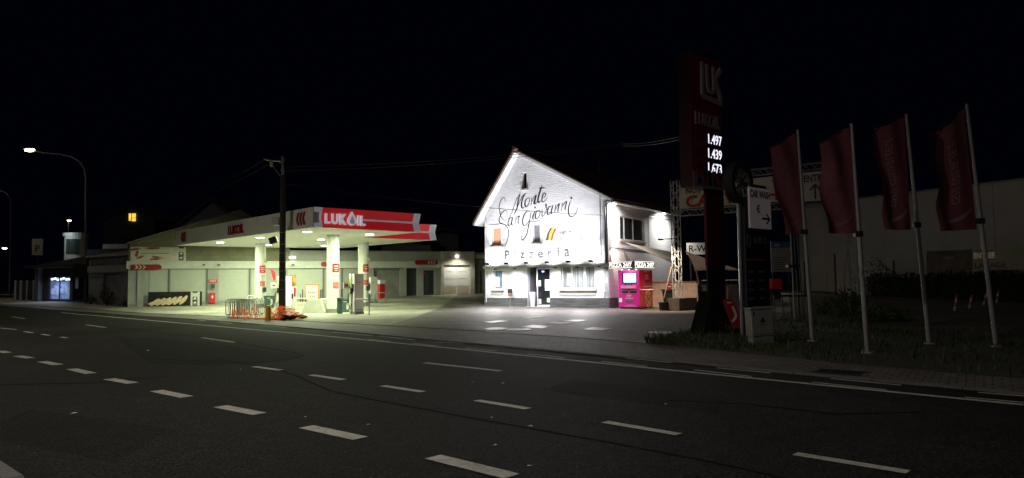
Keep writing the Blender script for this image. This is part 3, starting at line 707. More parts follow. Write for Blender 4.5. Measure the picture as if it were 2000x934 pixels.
for a in ((290, 572, 395, 580), (430, 572, 542, 580), (290, 622, 395, 630), (430, 622, 542, 630)): mp(mb, mr(*a), -.02)
mb.build('slot_trim', steelb, pm)
mb = MB()
for a in ((342, 460, 368, 490), (392, 460, 412, 490), (440, 460, 460, 490)): mp(mb, mr(*a))
mb.build('card_reader', black, pm)
mb = MB(); text(mb, 'Pizzas', mr(380, 640, 450, 662), -.002, .004); text(mb, 'Pâtes', mr(385, 668, 440, 684), -.002, .004); text(mb, 'Plats cuisinés', mr(350, 690, 482, 712), -.002, .004); mp(mb, mr(245, 700, 297, 768), -.006)
mb.build('lettering', txtw, pm)
mp(MB(), mr(355, 730, 480, 768)).build('flap', mat('flap_grey', (.12, .1, .16), .4), pm)
MB().prism_y([(mr(320, 0, 321, 1)[0] + k * .0 + (mr(520, 0, 521, 1)[0] - mr(320, 0, 321, 1)[0]) * (.5 - .5 * cos(pi * k / 12)), mr(0, 840, 1, 842)[1] + .14 * sin(pi * k / 12)) for k in range(13)], -.008, -.001).build('arc_graphic', mat('arc_pink', (.65, .12, .38), .4), pm)
M2 = Matrix.Rotation(rad(90), 4, 'Z') 
mb = MB(); r = lambda *a: MS.rect(1180 + a[0] / 8.49, 500 + a[1] / 8.49, 1180 + a[2] / 8.49, 500 + a[3] / 8.49)
text(mb, 'Pizzas', r(660, 235, 740, 248), -.013, .004); text(mb, 'Pâtes', r(665, 255, 735, 270), -.013, .004); text(mb, 'Pizza', r(680, 310, 722, 330), -.013, .004); text(mb, '24/7', r(685, 338, 718, 350), -.013, .004); text(mb, 'ouvert', r(665, 368, 745, 380), -.013, .004)
mb.box(r(645, 520, 0, 0)[0], -.016, r(0, 535, 1, 536)[1], r(790, 520, 791, 0)[0], -.0125, r(0, 524, 1, 525)[1]); mb.xf(M2).build('side_lettering', txtw, pm)
mb = MB(); q = r(672, 400, 745, 440); mb.box(q[0], -.02, q[1], q[2], -.0125, q[3]); mb.xf(M2).build('side_flap', mat('flap_red', (.2, .02, .05), .4), pm)
# pizza picture: crust disc with toppings on the side panel
cx_, cz_ = MS.hit(1180 + 725 / 8.49, 500 + 700 / 8.49); cx_ = min(cx_, msd - .42); rr_ = .40
dsc = lambda c, r0, y0, n=26: [(c[0] + r0 * cos(2 * pi * i / n) , c[1] + r0 * 1.25 * sin(2 * pi * i / n)) for i in range(n)]
pz = MB().prism_y(dsc((cx_, cz_), rr_, 0), -.020, -.0125).xf(M2).build('pizza_picture', mat('crust', (.75, .36, .10), .6, var=.5, scale=9), pm)
mb = MB(); rn = random.Random(5)
for k in range(16):
    a, q = rn.uniform(0, 6.28), rn.uniform(.05, .27); mb.prism_y([(cx_ + q * cos(a) + .045 * cos(b), cz_ + 1.2 * q * sin(a) + .045 * sin(b)) for b in [i * pi / 4 for i in range(8)]], -.024, -.0205)
mb.xf(M2).build('topping', mat('topping_red', (.65, .10, .04), .6, var=.4), pz)
# lightbox signs on top
glow = mat('sign_white_glow', (.8, .78, .74), .4, emit=1.9, ecol=(1, .97, .9))
brn = mat('sign_dark', (.09, .075, .06), .5)
def lightsign(f, x0, x1, y0, y1, label, proud):
    a = f.rect(x0, y0, x1, y1, -proud); t = thing('pizza_sign', label, 'sign', f.world(a[0], -proud, a[1]), f.ang, 'lit signs over the pizza machine'); W, Hh = a[2] - a[0], a[3] - a[1]
    MB().box(0, 0, 0, W, .12, Hh).build('box', brn, t)
    mb = MB(); mb.box(.02, -.012, .01, W - .02, -.001, .035); mb.box(.02, -.012, Hh - .035, W - .02, -.001, Hh - .01); mb.build('light_strip', glow, t)
    text(MB(), 'PIZZA 24/7', (.05, .07, W - .05, Hh - .07), -.002, .012, .012).build('lettering', glow, t)
lightsign(MF, 1188.5, 1235, 511.5, 524, 'lit PIZZA 24/7 sign facing the forecourt, left of the two', .12)
lightsign(MS, 1239.5, 1277.5, 510.5, 523.5, 'lit PIZZA 24/7 sign round the corner, right of the two', .10)
for k in range(3):
    u_ = -mw + .25 + k * .42
    MB().lathe([(.05, mh + .01), (.05, mh + .05), (.03, mh + .06)], 12, (u_, -.06)).build('spot_lamp', glow, pm)
lamp('AREA', 'machine_fill', (-mw / 2, -.5, mh + .02), 10, (.95, .85, 1), pm, (-mw / 2, -.1, .6), size=.5)  # added fill, stands in for a source not clearly visible
# folding high table in front of the machine
g = G(1264, 605)
t = thing('bar_table', 'high folding table with crossed metal legs before the pizza machine', 'table', g, HF.ang)
MB().lathe([(.36, 1.03), (.36, 1.06)], 24).build('table_top', white, t)
for s_ in (-1, 1):
    MB().tube([(-.32, .18 * s_, 0), (.30, .18 * s_, 1.03)], .014, 8).build('leg', steeld, t); MB().tube([(.32, .22 * s_, 0), (-.30, .22 * s_, 1.03)], .014, 8).build('leg', steeld, t)

uw = .35
MB().box(uw - .06, -.16, 3.0, uw + .06, -.01, 3.16).xf(S2H).build('corner_lamp', mat('warm_lamp', (1, .8, .6), emit=5, ecol=(1, .72, .5)), hs)
lamp('SPOT', 'corner_light', S2H @ Vector((uw, -.4, 3.1)), 150, (1, .80, .66), hs, S2H @ Vector((uw + 2.2, -.25, 3.0)), angle=165, blend=.5)
# ================================================================== SIDE YARD: fence, bins, block, gantry, sails
f0, f1 = G(1272, 601), G(1362, 601)
WF = Frame((f0.x, f0.y, 0), math.atan2(f1.y - f0.y, f1.x - f0.x)); FW = (f1 - f0).length; fh = WF.hit(1310, 553)[1]
t = fthing(WF, 'wooden_fence', 'beige wooden panel fence with reddish rail right of the pizza machine', 'fence')
n = 5
for k in range(n): MB().box(k * FW / n + .01, 0, .02, (k + 1) * FW / n - .01, .03, fh).build('panel', wood, t)
MB().box(-.02, -.03, fh + .002, FW, .06, fh + .09).build('rail', woodr, t)
mb = MB()
for k in range(n + 1): mb.box(k * FW / n - .04, .032, 0, k * FW / n + .04, .1, fh)
mb.build('posts', wood, t)
r = WF.rect(1302, 555, 1313, 565)
t = thing('round_notice', 'small red and white notice fixed on the wooden fence', 'sign', WF.world((r[0] + r[2]) / 2, -.02, r[1]), WF.ang)
Wd = .15; MB().prism_y([(Wd * cos(a), .15 + Wd * sin(a)) for a in [i * pi / 10 for i in range(20)]], -.012, 0).build('plate', redp, t); MB().box(-.1, -.016, .12, .1, -.0125, .17).build('bar', txtw, t)
g = G(1306, 605)
t = thing('wheelie_bin', 'black lidded waste bin standing beside the concrete block', 'bin', g + Vector((0, 0, 0)), rad(-15))
MB().add([(x * (.22 if z == .3 else .3), y * (.22 if z == .3 else .3), z) for z in (.3, .98) for x, y in ((-1, -1), (1, -1), (1, 1), (-1, 1))], [(0, 3, 2, 1), (4, 5, 6, 7), (0, 1, 5, 4), (1, 2, 6, 5), (2, 3, 7, 6), (3, 0, 4, 7)]).build('body', black, t)
MB().box(-.36, -.34, .99, .36, .34, 1.06).build('lid', black, t); MB().lathe([(.24, 0), (.26, .29)], 16).build('base', black, t)
g = G(1296, 607)
t = thing('rubber_tub', 'low round black tub at the foot of the waste bin', 'tub', g); MB().lathe([(.20, 0), (.24, .40), (.26, .42), (.20, .41), (.18, .30)], 22).build('tub', mat('rubber', (.02, .02, .02), .8), t, True)
ba_ = math.atan2(.68, .733); bk = G(1327, 607.5); BF = Frame(bk, ba_)
t = thing('concrete_block', 'long concrete ballast block carrying the lattice gantry leg', 'concrete block', bk, ba_)
MB().box(0, 0, 0, 1.6, .75, .62).build('block', mat('block_concrete', (.17, .135, .10), .9, var=.3, scale=4, bump=.5), t)

P0 = BF.world(.45, .38, .62)
P1 = PD(1668, 545, 31.2); P1.z = 0
GF = Frame((P0.x, P0.y, 0), math.atan2(P1.y - P0.y, P1.x - P0.x)); GL = (P1 - P0).xy.length
def truss(mb, a, b, w_, n, r=.025, square=True, r2=.014):
    a, b = Vector(a), Vector(b); d = (b - a).normalized(); s1 = Vector((0, 1, 0)) if abs(d.y) < .9 else Vector((1, 0, 0)); s2 = d.cross(s1)
    C = [(-1, -1), (1, -1), (1, 1), (-1, 1)] if square else [(-1, 0), (1, 0)]
    C = [(s1 * x + s2 * y) * w_ / 2 for x, y in C]
    for c in C: mb.tube([a + c, b + c], r, 6)
    for i in range(n):
        p = a.lerp(b, i / n); q = a.lerp(b, (i + 1) / n)
        for j in range(len(C) if square else 1):
            c0, c1 = C[j], C[(j + 1) % len(C)]
            if (i + j) % 2: c0, c1 = c1, c0
            mb.tube([p + c0, q + c1], r2, 5, False)
    return mb
gt = fthing(GF, 'lattice_gantry', 'aluminium lattice gantry spanning the car wash entrance', 'gantry')
zt = GF.hit(1327, 352)[1]; zl0, zl1 = GF.hit(1345, 421)[1], GF.hit(1345, 410)[1]
gal = mat('gantry_aluminium', (.55, .54, .52), .5, .3)
truss(MB(), (0, 0, .62), (0, 0, zt), .34, 16).build('leg', gal, gt)
truss(MB(), (GL, 0, 0), (GL, 0, zt - .1), .36, 16).build('leg', steelb, gt)
MB().tube([(GL - .15, -.2, 2.9), (GL - .5, -.9, 0)], .03, 6).build('brace', steelb, gt)
MB().tube([(-.2, -.2, 2.2), (-.5, -.55, .62)], .03, 6).build('brace', mat('brace_wood', (.45, .33, .22), .7), gt)
zfl = GF.hit(1318, 467)[1]
MB().tube([(-.6, -.5, zfl), (.1, -.2, zfl)], .02, 6).build('lamp_arm', steeld, gt); MB().box(-.72, -.62, zfl - .06, -.5, -.44, zfl + .02).build('floodlight', steeld, gt)
lamp('SPOT', 'yard_flood', (-.6, -.9, zfl - .12), 760, (1, .80, .62), gt, (-.5, .1, .4), angle=125, blend=.8)
zl = (zl0 + zl1) / 2
truss(MB(), (.2, 0, zl), (GL - .2, 0, zl), zl1 - zl0, 22, .022).build('lower_beam', steelb, gt)
zu = GF.hit(1545, 330)[1]
truss(MB(), (GL * .42, 0, zu), (GL + .1, 0, zu), zl1 - zl0, 14, .022).build('upper_beam', steelb, gt)
# banner
bx0 = GF.hit(1330, 390)[0]; bx1 = GF.hit(1555, 380)[0]; bz0, bz1 = zl1 + .05, GF.hit(1345, 366)[1]
zc = GF.hit(1520, 345)[1]
ban = mat('banner_white', (.64, .61, .56), .7, var=.12, scale=2)
t = thing('car_wash_banner', 'wide white banner with black and red car wash lettering on the gantry', 'banner', GF.world(bx0, -.22, bz0), GF.ang); BWd = bx1 - bx0; BH = zc - bz0
mb = MB(); nn = 40
vs = []; fs = []
for i in range(nn + 1):
    x = BWd * i / nn; yy = .03 * sin(x * 2.3)
    vs += [(x, yy, 0), (x, yy, BH), (x, yy + .012, 0), (x, yy + .012, BH)]
for i in range(nn):
    a = i * 4; fs += [(a, a + 4, a + 5, a + 1), (a + 2, a + 3, a + 7, a + 6), (a + 1, a + 5, a + 7, a + 3), (a, a + 2, a + 6, a + 4)]
mb.add(vs, fs).build('cloth', ban, t)
def br_(x0, y0, x1, y1): 
    q = GF.rect(x0, y0, x1, y1, -.25); return (q[0] - bx0, q[1] - bz0, q[2] - bx0, q[3] - bz0)
q1 = br_(1340, 367, 1354, 378); q2 = br_(1340, 382, 1357, 405); qe = br_(1500, 372, 1520, 392); qt = br_(1507, 349, 1519, 360)
zlo, zhi = q1[1], q1[3]
qn = br_(1340, 367, 1368, 378); qr = br_(1507, 349, 1556, 360)
for st_, q_ in (('NOS', qn), ('TARIFS', qr)): text(MB(), st_, (q_[0], zlo, q_[2], zhi), -.045, .008, .02).build('black_lettering', txtb, t)
text(MB(), 'CAR WASH', (q2[0], q2[1], qe[2], q2[3]), -.045, .008, .03).build('red_lettering', txtr, t)
a = GF.rect(1565, 335, 1625, 392, -.22)
t = thing('entrance_banner', 'white banner reading ENTREE with an upward arrow at the right end of the gantry', 'banner', GF.world(a[0], -.22, a[1]), GF.ang); W, Hh = a[2] - a[0], a[3] - a[1]
MB().box(0, 0, 0, W, .015, Hh).build('cloth', ban, t)
text(MB(), 'ENTREE', (.12, Hh * .66, W - .1, Hh * .9), -.001, .006, .02).build('lettering', txtb, t)
mb = MB(); cx = W * .45; mb.box(cx - .035, -.008, .08, cx + .035, -.001, Hh * .5); stroke(mb, [(cx - .22, Hh * .36), (cx, Hh * .56)], .07, -.001, sub=1); stroke(mb, [(cx + .22, Hh * .36), (cx, Hh * .56)], .07, -.001, sub=1); mb.build('arrow', txtb, t)

# smaller CAR-WASH board further back
p = PD(1322, 497, 47); CF = Frame((p.x, p.y, 0), rad(-4)); a = CF.rect(1341, 474, 1414, 497)
t = thing('car_wash_board', 'white board with black R-WASH lettering behind the gantry', 'sign', CF.world(a[0], 0, a[1]), CF.ang); W, Hh = a[2] - a[0], a[3] - a[1]
MB().box(0, 0, 0, W, .06, Hh).build('board', ban, t); text(MB(), 'R-WASH', (.15, Hh * .22, W - .1, Hh * .8), -.001, .006, .02).build('lettering', txtb, t)
mb = MB(); mb.box(.2, .065, -a[1] + .4, .3, .14, 0); mb.box(W - .3, .065, -a[1] + .4, W - .2, .14, 0); mb.build('posts', steeld, t)

# shade sails
def sailobj(P, name, label):
    c = sum((Vector(p) for p in P), Vector()) / 3
    t = thing(name, label, 'shade sail', (c.x, c.y, min(p.z for p in P)))
    n_ = 14; vs = []; idx = {}
    for i in range(n_ + 1):
        for j in range(n_ + 1 - i):
            a, b = i / n_, j / n_; k_ = 1 - a - b; p = P[0] * a + P[1] * b + P[2] * k_
            p = p + (c - p) * (.35 * (a * b + b * k_ + k_ * a) * 0) + Vector((0, 0, -.9 * a * b * k_ * 3))
            # scooped edges
            e = 4 * (a * b * (k_ < .001) + b * k_ * (a < .001) + a * k_ * (b < .001)); p = p + (c - p) * .10 * e
            idx[(i, j)] = len(vs); vs.append(p - Vector(t.location))
    fs = []
    for i in range(n_):
        for j in range(n_ - i):
            fs.append((idx[(i, j)], idx[(i + 1, j)], idx[(i, j + 1)]))
            if j < n_ - i - 1: fs.append((idx[(i + 1, j)], idx[(i + 1, j + 1)], idx[(i, j + 1)]))
    k = len(vs); vs2 = [v - Vector((0, 0, .012)) for v in vs]
    MB().add(vs + vs2, fs + [tuple(x + k for x in f[::-1]) for f in fs]).build('cloth', sail, t, True)
    return t
sailobj([SF.world(SF.hit(1214, 473)[0], -.12, SF.hit(1214, 473)[1]), PD(1324, 494, 43), PD(1320, 517, 38.2)], 'shade_sail', 'beige shade sail stretched from the side wall to the gantry leg')
sailobj([PD(1338, 490, 38), PD(1357, 529, 42), PD(1450, 528, 36)], 'shade_sail', 'pale shade sail right of the gantry leg, behind the price sign')
# leaning timber prop
g = G(1371, 598)
t = thing('timber_prop', 'rough timber prop leaning beside the concrete block', 'prop', g); q = PD(1359, 524, g.y) - g
MB().tube([(0, 0, 0), tuple(q * .5 + Vector((.04, 0, 0))), tuple(q)], [.07, .06, .05], 8).build('post', mat('prop_wood', (.25, .14, .08), .8), t)
# low white wall behind
a = PD(1370, 548, 42); t = thing('handrail', 'thin white handrail in the dark yard behind the sign pillar', 'handrail', (a.x, a.y, H(42)))
b = PD(1455, 547, 41); MB().tube([(0, 0, a.z - H(42)), (b.x - a.x, b.y - a.y, b.z - H(42))], .03, 6).build('rail', white, t)
mb = MB()
for k in range(4): x = (b.x - a.x) * k / 3; mb.tube([(x, (b.y - a.y) * k / 3, 0), (x, (b.y - a.y) * k / 3, a.z - H(42))], .025, 6)
mb.build('posts', steeld, t)
# yard wall behind it
g = PD(1362, 590, 40); g.z = 0
t = thing('yard_wall', 'dark rendered low wall continuing right of the wooden fence', 'wall', g, rad(5)); MB().box(0, 0, 0, 3.6, .15, 1.25).build('wall', mat('dark_render', (.10, .08, .07), .9, var=.3), t)

# ================================================================== FUEL CANOPY
HC = 4.16
c0 = PZ(614, 443, HC)
CFm = Frame((c0.x, c0.y, 0), math.atan2(.68, .733))
CL = 18.7
ct = fthing(CFm, 'fuel_canopy', 'flat white fuel station canopy with red fascia on round columns', 'fuel canopy')
poly = [(0, 0), (5.9, 0), (5.9, 5.2), (10.8, 5.2), (10.8, CL), (0, CL)]; FH = .93
sofm = mat('soffit_white', (.78, .79, .75), .55, var=.05, scale=.8)
MB().prism_z(poly, HC, HC + .08).build('soffit', sofm, ct)
mb = MB()
for k in range(1, 21): mb.box(.05, k * .86 - .004, HC - .004, 5.85 if k * .86 < 5.3 else 10.75, k * .86 + .004, HC - .0005)
mb.build('soffit_joints', mat('joint_grey', (.45, .46, .42), .7), ct)
MB().prism_z([(.05, .2), (5.8, .2), (5.8, 5.4), (10.6, 5.4), (10.6, CL - .1), (.05, CL - .1)], HC + .081, HC + FH - .06).build('roof_deck', greyd, ct)
fasw = mat('fascia_white', (.74, .75, .72), .5, var=.08, scale=1.2)
# grooved fascia: section in (outward, z)
GR = .17
def groove(p0, p1, outn, mtr, name, ext0=0, ext1=0, part=(0, 1), lab=None):
    p0, p1, o_ = Vector(p0), Vector(p1), Vector(outn); d = (p1 - p0); a = p0 + d * part[0]; b = p0 + d * part[1]
    sec = [(0.06, 0), (-GR + .06, FH / 2), (0.06, FH), (-.30, FH), (-.30, 0)]
    vs = []
    for q in (a, b):
        for s_, z in sec: vs.append((q.x + o_.x * s_, q.y + o_.y * s_, HC - .02 + z))
    k = len(sec)
    return MB().add(vs, [tuple(range(k)), tuple(range(k, 2 * k))[::-1]] + [(i, (i + 1) % k, k + (i + 1) % k, k + i) for i in range(k)])
redlit = mat('fascia_red', (.62, .025, .035), .4, var=.04, emit=.16, ecol=(1, .03, .045))
whlit = mat('fascia_end_white', (.75, .75, .78), .45, var=.04, emit=.10, ecol=(.9, .9, 1))
f_ = groove((0, 0), (5.9, 0), (0, -1), redlit, '', part=(.066, .93)).build('front_fascia', redlit, ct)
mb = groove((0, 0), (5.9, 0), (0, -1), whlit, '', part=(0, .0655)); m2 = groove((0, 0), (5.9, 0), (0, -1), whlit, '', part=(.9305, 1.0)); mb.add(m2.v, m2.f); mb.build('fascia_end', whlit, ct)
f2 = groove((5.905, 5.2), (10.8, 5.2), (0, -1), redlit, '', part=(0.0, .90)).build('rear_fascia', redlit, ct)
groove((5.9, 5.2), (10.8, 5.2), (0, -1), whlit, '', part=(.9005, 1.0)).build('fascia_end', whlit, ct)
mb = MB(); mb.box(-.06, 0.02, HC - .02, .24, CL, HC + FH - .02); mb.build('side_fascia', fasw, ct)
mb = MB(); mb.box(5.62, 0.31, HC - .02, 5.92, 4.88, HC + FH - .02); mb.box(10.5, 5.51, HC - .02, 10.82, CL, HC + FH - .02); mb.box(.25, CL - .3, HC - .02, 10.49, CL, HC + FH - .02); mb.build('side_fascia', fasw, ct)
# centre stripe
fz = HC - .02 + FH / 2
CX = lambda x, y: CFm.hit(x, y, 0)
s0 = CX(712, 430)[0]
MB().box(s0, GR - .085, fz - .045, 5.9 * .93, GR - .02 - .03, fz + .045).build('white_stripe', whlit, ct)
MB().box(5.91, 5.2 + GR - .085, fz - .045, 5.9 + 4.9 * .9, 5.2 + GR - .05, fz + .045).build('white_stripe', whlit, ct)
# LUKOIL channel letters standing on the fascia
let = mat('letter_white', (.80, .80, .82), .4, emit=.30, ecol=(.92, .92, 1))  # weak glow put into the letter colour to keep it bright
for ch, a_ in (('L', (635, 417, 645.5, 436.5)), ('U', (648, 417.5, 661, 438)), ('K', (663.5, 418, 677, 439)), ('I', (698, 421, 702, 440.5)), ('L', (704.5, 421.5, 713.5, 441))):
    text(MB(), ch, CFm.rect(*a_, -.08), -.02, .10, .035).build('fascia_letter', let, ct)
r3 = CFm.rect(678.5, 414, 695.5, 440.5, -.08)
def drop(r, y0, y1):
    cx, w2, h_ = (r[0] + r[2]) / 2, (r[2] - r[0]) / 2, r[3] - r[1]; n_ = 28; P = []
    for i in range(n_):
        a = -pi / 2 + 2 * pi * i / n_; s_ = max(0, sin(a)) ; P.append((cx + w2 * cos(a) * (1 - s_ ** 1.3 * .75) * (1 if s_ < .999 else 0), r[1] + w2 * 1.0 + (w2 * sin(a) if sin(a) < 0 else (h_ - w2) * sin(a) ** 1.15)))
    return MB().prism_y(P, y0, y1)
dpo = drop(r3, -.14, -.02).build('drop_emblem', let, ct)
rq = (r3[0] + (r3[2] - r3[0]) * .22, r3[1] + .06, r3[2] - (r3[2] - r3[0]) * .22, r3[3] - .2)
drop(rq, -.15, -.141).build('drop_centre', mat('letter_shade', (.6, .58, .68), .4, emit=.12, ecol=(.8, .75, 1)), dpo)
# side fascia: red LUKOIL and chevrons
SFm = Frame(CFm.world(-.06, CL, 0), CFm.ang - rad(90))   # x runs towards the front corner
Ms = Matrix.Translation((-.06, CL, 0)) @ Matrix.Rotation(rad(-90), 4, 'Z')
a = SFm.rect(446.5, 436, 477, 453); zc_ = fz
text(MB(), 'LUKOIL', (a[0], fz - .28, a[2], fz + .22), -.002, .05, .03).xf(Ms).build('side_lettering', redd, ct)
for xa, wd_ in ((357, .9), (582, .9)):
    ua = SFm.hit(xa - 3, 440)[0]
    for k in range(3):
        x_ = ua + k * .30
        MB().prism_y([(x_, fz), (x_ + .16, fz + .30), (x_ + .34, fz + .30), (x_ + .18, fz), (x_ + .34, fz - .30), (x_ + .16, fz - .30)], -.03, -.002).xf(Ms).build('chevron', redd, ct)
# columns
colm = mat('column_white', (.72, .73, .70), .4, var=.05)
cols = [CFm.loc(G(650, 611)), CFm.loc(G(508, 600)), Vector((8.6, 10.0, 0))]
pcol = CFm.loc(G(701, 598)); 
def column(l):
    z0 = H(CFm.world(l.x, l.y, 0).y)
    c = MB().lathe([(.33, z0), (.33, HC + .001)], 32, (l.x, l.y)).build('column', colm, ct, True)
    MB().lathe([(.338, z0), (.338, z0 + .22)], 32, (l.x, l.y)).build('column_base', greyd, c, True)
    # stickers: curved red and white plates facing the road
    def curved(z1, z2, m_, nm, a0=-2.05, a1=-.95, r=.336):
        n_ = 10; vs = []
        for i in range(n_ + 1):
            a = a0 + (a1 - a0) * i / n_
            for z in (z1, z2):
                for rr in (r, r + .006): vs.append((l.x + rr * cos(a), l.y + rr * sin(a), z))
        fs = []
        for i in range(n_):
            k = i * 4; fs += [(k + 1, k + 5, k + 7, k + 3), (k, k + 2, k + 6, k + 4), (k, k + 4, k + 5, k + 1), (k + 2, k + 3, k + 7, k + 6)]
        fs += [(0, 1, 3, 2), (n_ * 4, n_ * 4 + 2, n_ * 4 + 3, n_ * 4 + 1)]
        return MB().add(vs, fs).build(nm, m_, c)
    sh = -CFm.ang
    A = -pi / 2 + .25 - CFm.ang + .0
    q = curved(z0 + 2.15, z0 + 2.62, redp, 'red_notice', A - .1, A + 1.2)
    curved(z0 + 2.46, z0 + 2.50, txtw, 'lettering', A + .15, A + .9, .344); curved(z0 + 2.34, z0 + 2.38, txtw, 'lettering', A + .15, A + .9, .344); curved(z0 + 2.24, z0 + 2.27, txtw, 'lettering', A + .3, A + .7, .344)
    curved(z0 + 1.62, z0 + 1.98, mat('notice_pale', (.62, .55, .50), .6), 'notice', A, A + 1.1); curved(z0 + 1.34, z0 + 1.60, mat('notice_pink', (.62, .16, .16), .6, var=.4, scale=12), 'notice', A, A + 1.1)
    for zz_ in (1.33, 1.61, 1.98): curved(z0 + zz_ - .012, z0 + zz_ + .012, redp, 'notice_border', A - .01, A + 1.11, .345)
    return c
for l in cols: column(l)
for l in cols[1:]:
    z0 = H(CFm.world(l.x, l.y, 0).y); A = -pi / 2 - CFm.ang + 1.0
    b_ = MB().box(-.10, -.08, 0, .10, .08, .3).xf(Matrix.Translation((l.x + .40 * cos(A), l.y + .40 * sin(A), z0 + .95 + .0))); b_.build('switch_box', steeld, ct)
    MB().lathe([(.03, 0), (.13, .03), (.15, .10), (.02, .12)], 14).xf(Matrix.Translation((l.x + .36 * cos(A), l.y + .36 * sin(A), z0 + 2.9)) @ Matrix.Rotation(rad(60), 4, 'Y')).build('dome_speaker', mat('beige_plastic', (.4, .36, .25), .6), ct)
# downlights
led2 = mat('downlight_glow', (1, 1, .9), emit=22, ecol=(.95, 1, .86))
green = (.86, 1.0, .60)
LP = [CFm.loc(PZ(*q, HC)) for q in ((430, 473), (508, 463.5), (600.5, 452), (627, 467), (634, 479), (722, 457))]
LP += [Vector((4.6, 15.2, 0))]
for l in LP:
    MB().lathe([(.27, HC - .03), (.27, HC - .001), (.22, HC - .001)], 24, (l.x, l.y)).build('downlight', white, ct)
    MB().lathe([(.205, HC - .045), (.21, HC - .031)], 24, (l.x, l.y)).build('downlight_lens', led2, ct)
    lamp('AREA', 'canopy_light', (l.x, l.y, HC - .06), 370, green, ct, (l.x, l.y, 0), size=.42)

# ------------------------------------------------------------------ pumps
pw = mat('pump_white', (.78, .78, .76), .4, var=.06); pl_ = mat('pump_pale_grey', (.70, .68, .72), .4, var=.05)
pg = mat('pump_green_label', (.45, .62, .12), .5)
def pump(px, py, hh, label, extra=True, W=.56):
    g = G(px, py); t = thing('fuel_pump', label, 'fuel pump', g, CFm.ang, 'fuel pumps under the canopy')
    MB().box(0, 0, .0, W, .42, .12).build('base', greyd, t)
    MB().box(.01, .02, .121, W - .01, .20, hh).build('body', pl_, t)
    MB().box(-.05, .26, .121, W - .04, .40, hh + .02).build('side_column', pw, t)
    MB().box(-.062, .28, hh * .55, -.051, .37, hh * .9).build('grade_label', pg, t)
    MB().box(.1, .01, hh * .78, .38, .019, hh * .80).build('label_strip', mat('label_orange', (.7, .35, .1), .5), t)
    MB().box(.02, .010, .20, W - .02, .019, .225).build('kick_line', steeld, t)
    d = MB().box(-.02, .06, hh * .56, .009, .18, hh * .75).build('display', darkgl, t)
    mb = MB(); 
    for k in range(2): mb.tube([(.0, .2 + k * .12, 1.15), (-.16, .2 + k * .12, 1.0), (-.22, .22 + k * .12, .55), (-.12, .22 + k * .12, .25), (-.02, .24 + k * .12, .5)], .018, 6)
    mb.tube([(.49, .2, .8), (.64, .2, .65), (.66, .2, .38), (.54, .2, .28), (.495, .2, .4)], .016, 6)
    mb.build('hose', black, t)
    MB().box(-.10, .16, 1.02, .005, .24, 1.3).build('nozzle', black, t)
    if extra:
        MB().box(-.42, .34, 1.30, -.062, .38, 1.62).build('price_card', card, t); MB().box(-.33, .332, 1.40, -.17, .339, 1.52).build('card_text', txtr, t)
    return t
pump(692, 614, 2.03, 'white fuel pump nearest the camera, right of the front column')
pump(724, 592, 1.72, 'farthest fuel pump, with the red cabinet beside it')
pump(547, 606, 1.98, 'fuel pump partly hidden behind the dark utility pole', W=.72)
# payment terminal
g = G(571, 604)
t = thing('payment_terminal', 'outdoor payment terminal with a small lit screen behind the utility pole', 'terminal', g, rad(15))
MB().box(-.25, 0, 0, .22, .3, 1.35).build('body', mat('terminal_white', (.6, .6, .56), .5), t); MB().box(-.18, .0, 1.36, .20, .1, 2.05).build('poster', mat('terminal_poster', (.35, .2, .05), .6, var=.7, scale=5), t)
MB().box(-.12, -.012, 1.0, .06, -.001, 1.22).build('screen', mat('blue_screen', (.3, .5, 1), emit=3, ecol=(.4, .6, 1)), t); mb = MB(); mb.box(.08, -.01, .75, .20, -.001, 1.3); mb.box(-.2, -.01, .5, -.1, -.001, .9); mb.build('red_panel', redp, t)
MB().box(-.1, -.01, .62, .04, -.001, .92).build('slot_panel', black, t)
# red cabinet by far pump
g = G(747, 583)
t = thing('red_cabinet', 'red cabinet with grey top beside the farthest pump', 'cabinet', g, CFm.ang)
MB().box(-.2, 0, 0, .22, .4, 1.05).build('body', redp, t); MB().box(-.22, -.02, 1.052, .24, .42, 1.35).build('top', pl_, t)
# numbered bins
def binn(px, py, ch, W, Hh, label):
    g = G(px, py); t = thing('numbered_bin', label, 'bin', g, rad(10), 'green numbered bins by the pumps')
    MB().add([(x * W * .5 * (.9 if z < .1 else 1), y * .2, z) for z in (0, Hh) for x, y in ((-1, -1), (1, -1), (1, 1), (-1, 1))], [(0, 3, 2, 1), (4, 5, 6, 7), (0, 1, 5, 4), (1, 2, 6, 5), (2, 3, 7, 6), (3, 0, 4, 7)]).build('body', greenp, t)
    MB().box(-W / 2 - .02, -.22, Hh + .002, W / 2 + .02, .22, Hh + .05).build('lid', greenp, t)
    text(MB(), ch, (W * .12, Hh * .25, W * .36, Hh * .75), -.201, .006, .02).build('number', txtw, t); MB().box(-W * .2, -.208, Hh * .84, W * .15, -.201, Hh * .88).build('label', txtw, t)
binn(675, 610, '1', .52, .66, 'green bin numbered 1 beside the nearest pump')
binn(526, 601, '3', .62, .70, 'green bin numbered 3 beside the left column')
binn(716, 592, '5', .42, .56, 'green bin numbered 5 in front of the farthest pump')
g = G(664, 613); t = thing('litter_bin', 'slim dark green litter bin at the foot of the front column', 'bin', g)
MB().lathe([(.14, 0), (.14, .08), (.17, .12), (.15, .7), (.17, .74), (.17, .82), (.03, .84)], 20).build('body', greenp, t, True); MB().box(-.07, -.18, .66, .07, -.14, .74).build('opening', black, t)
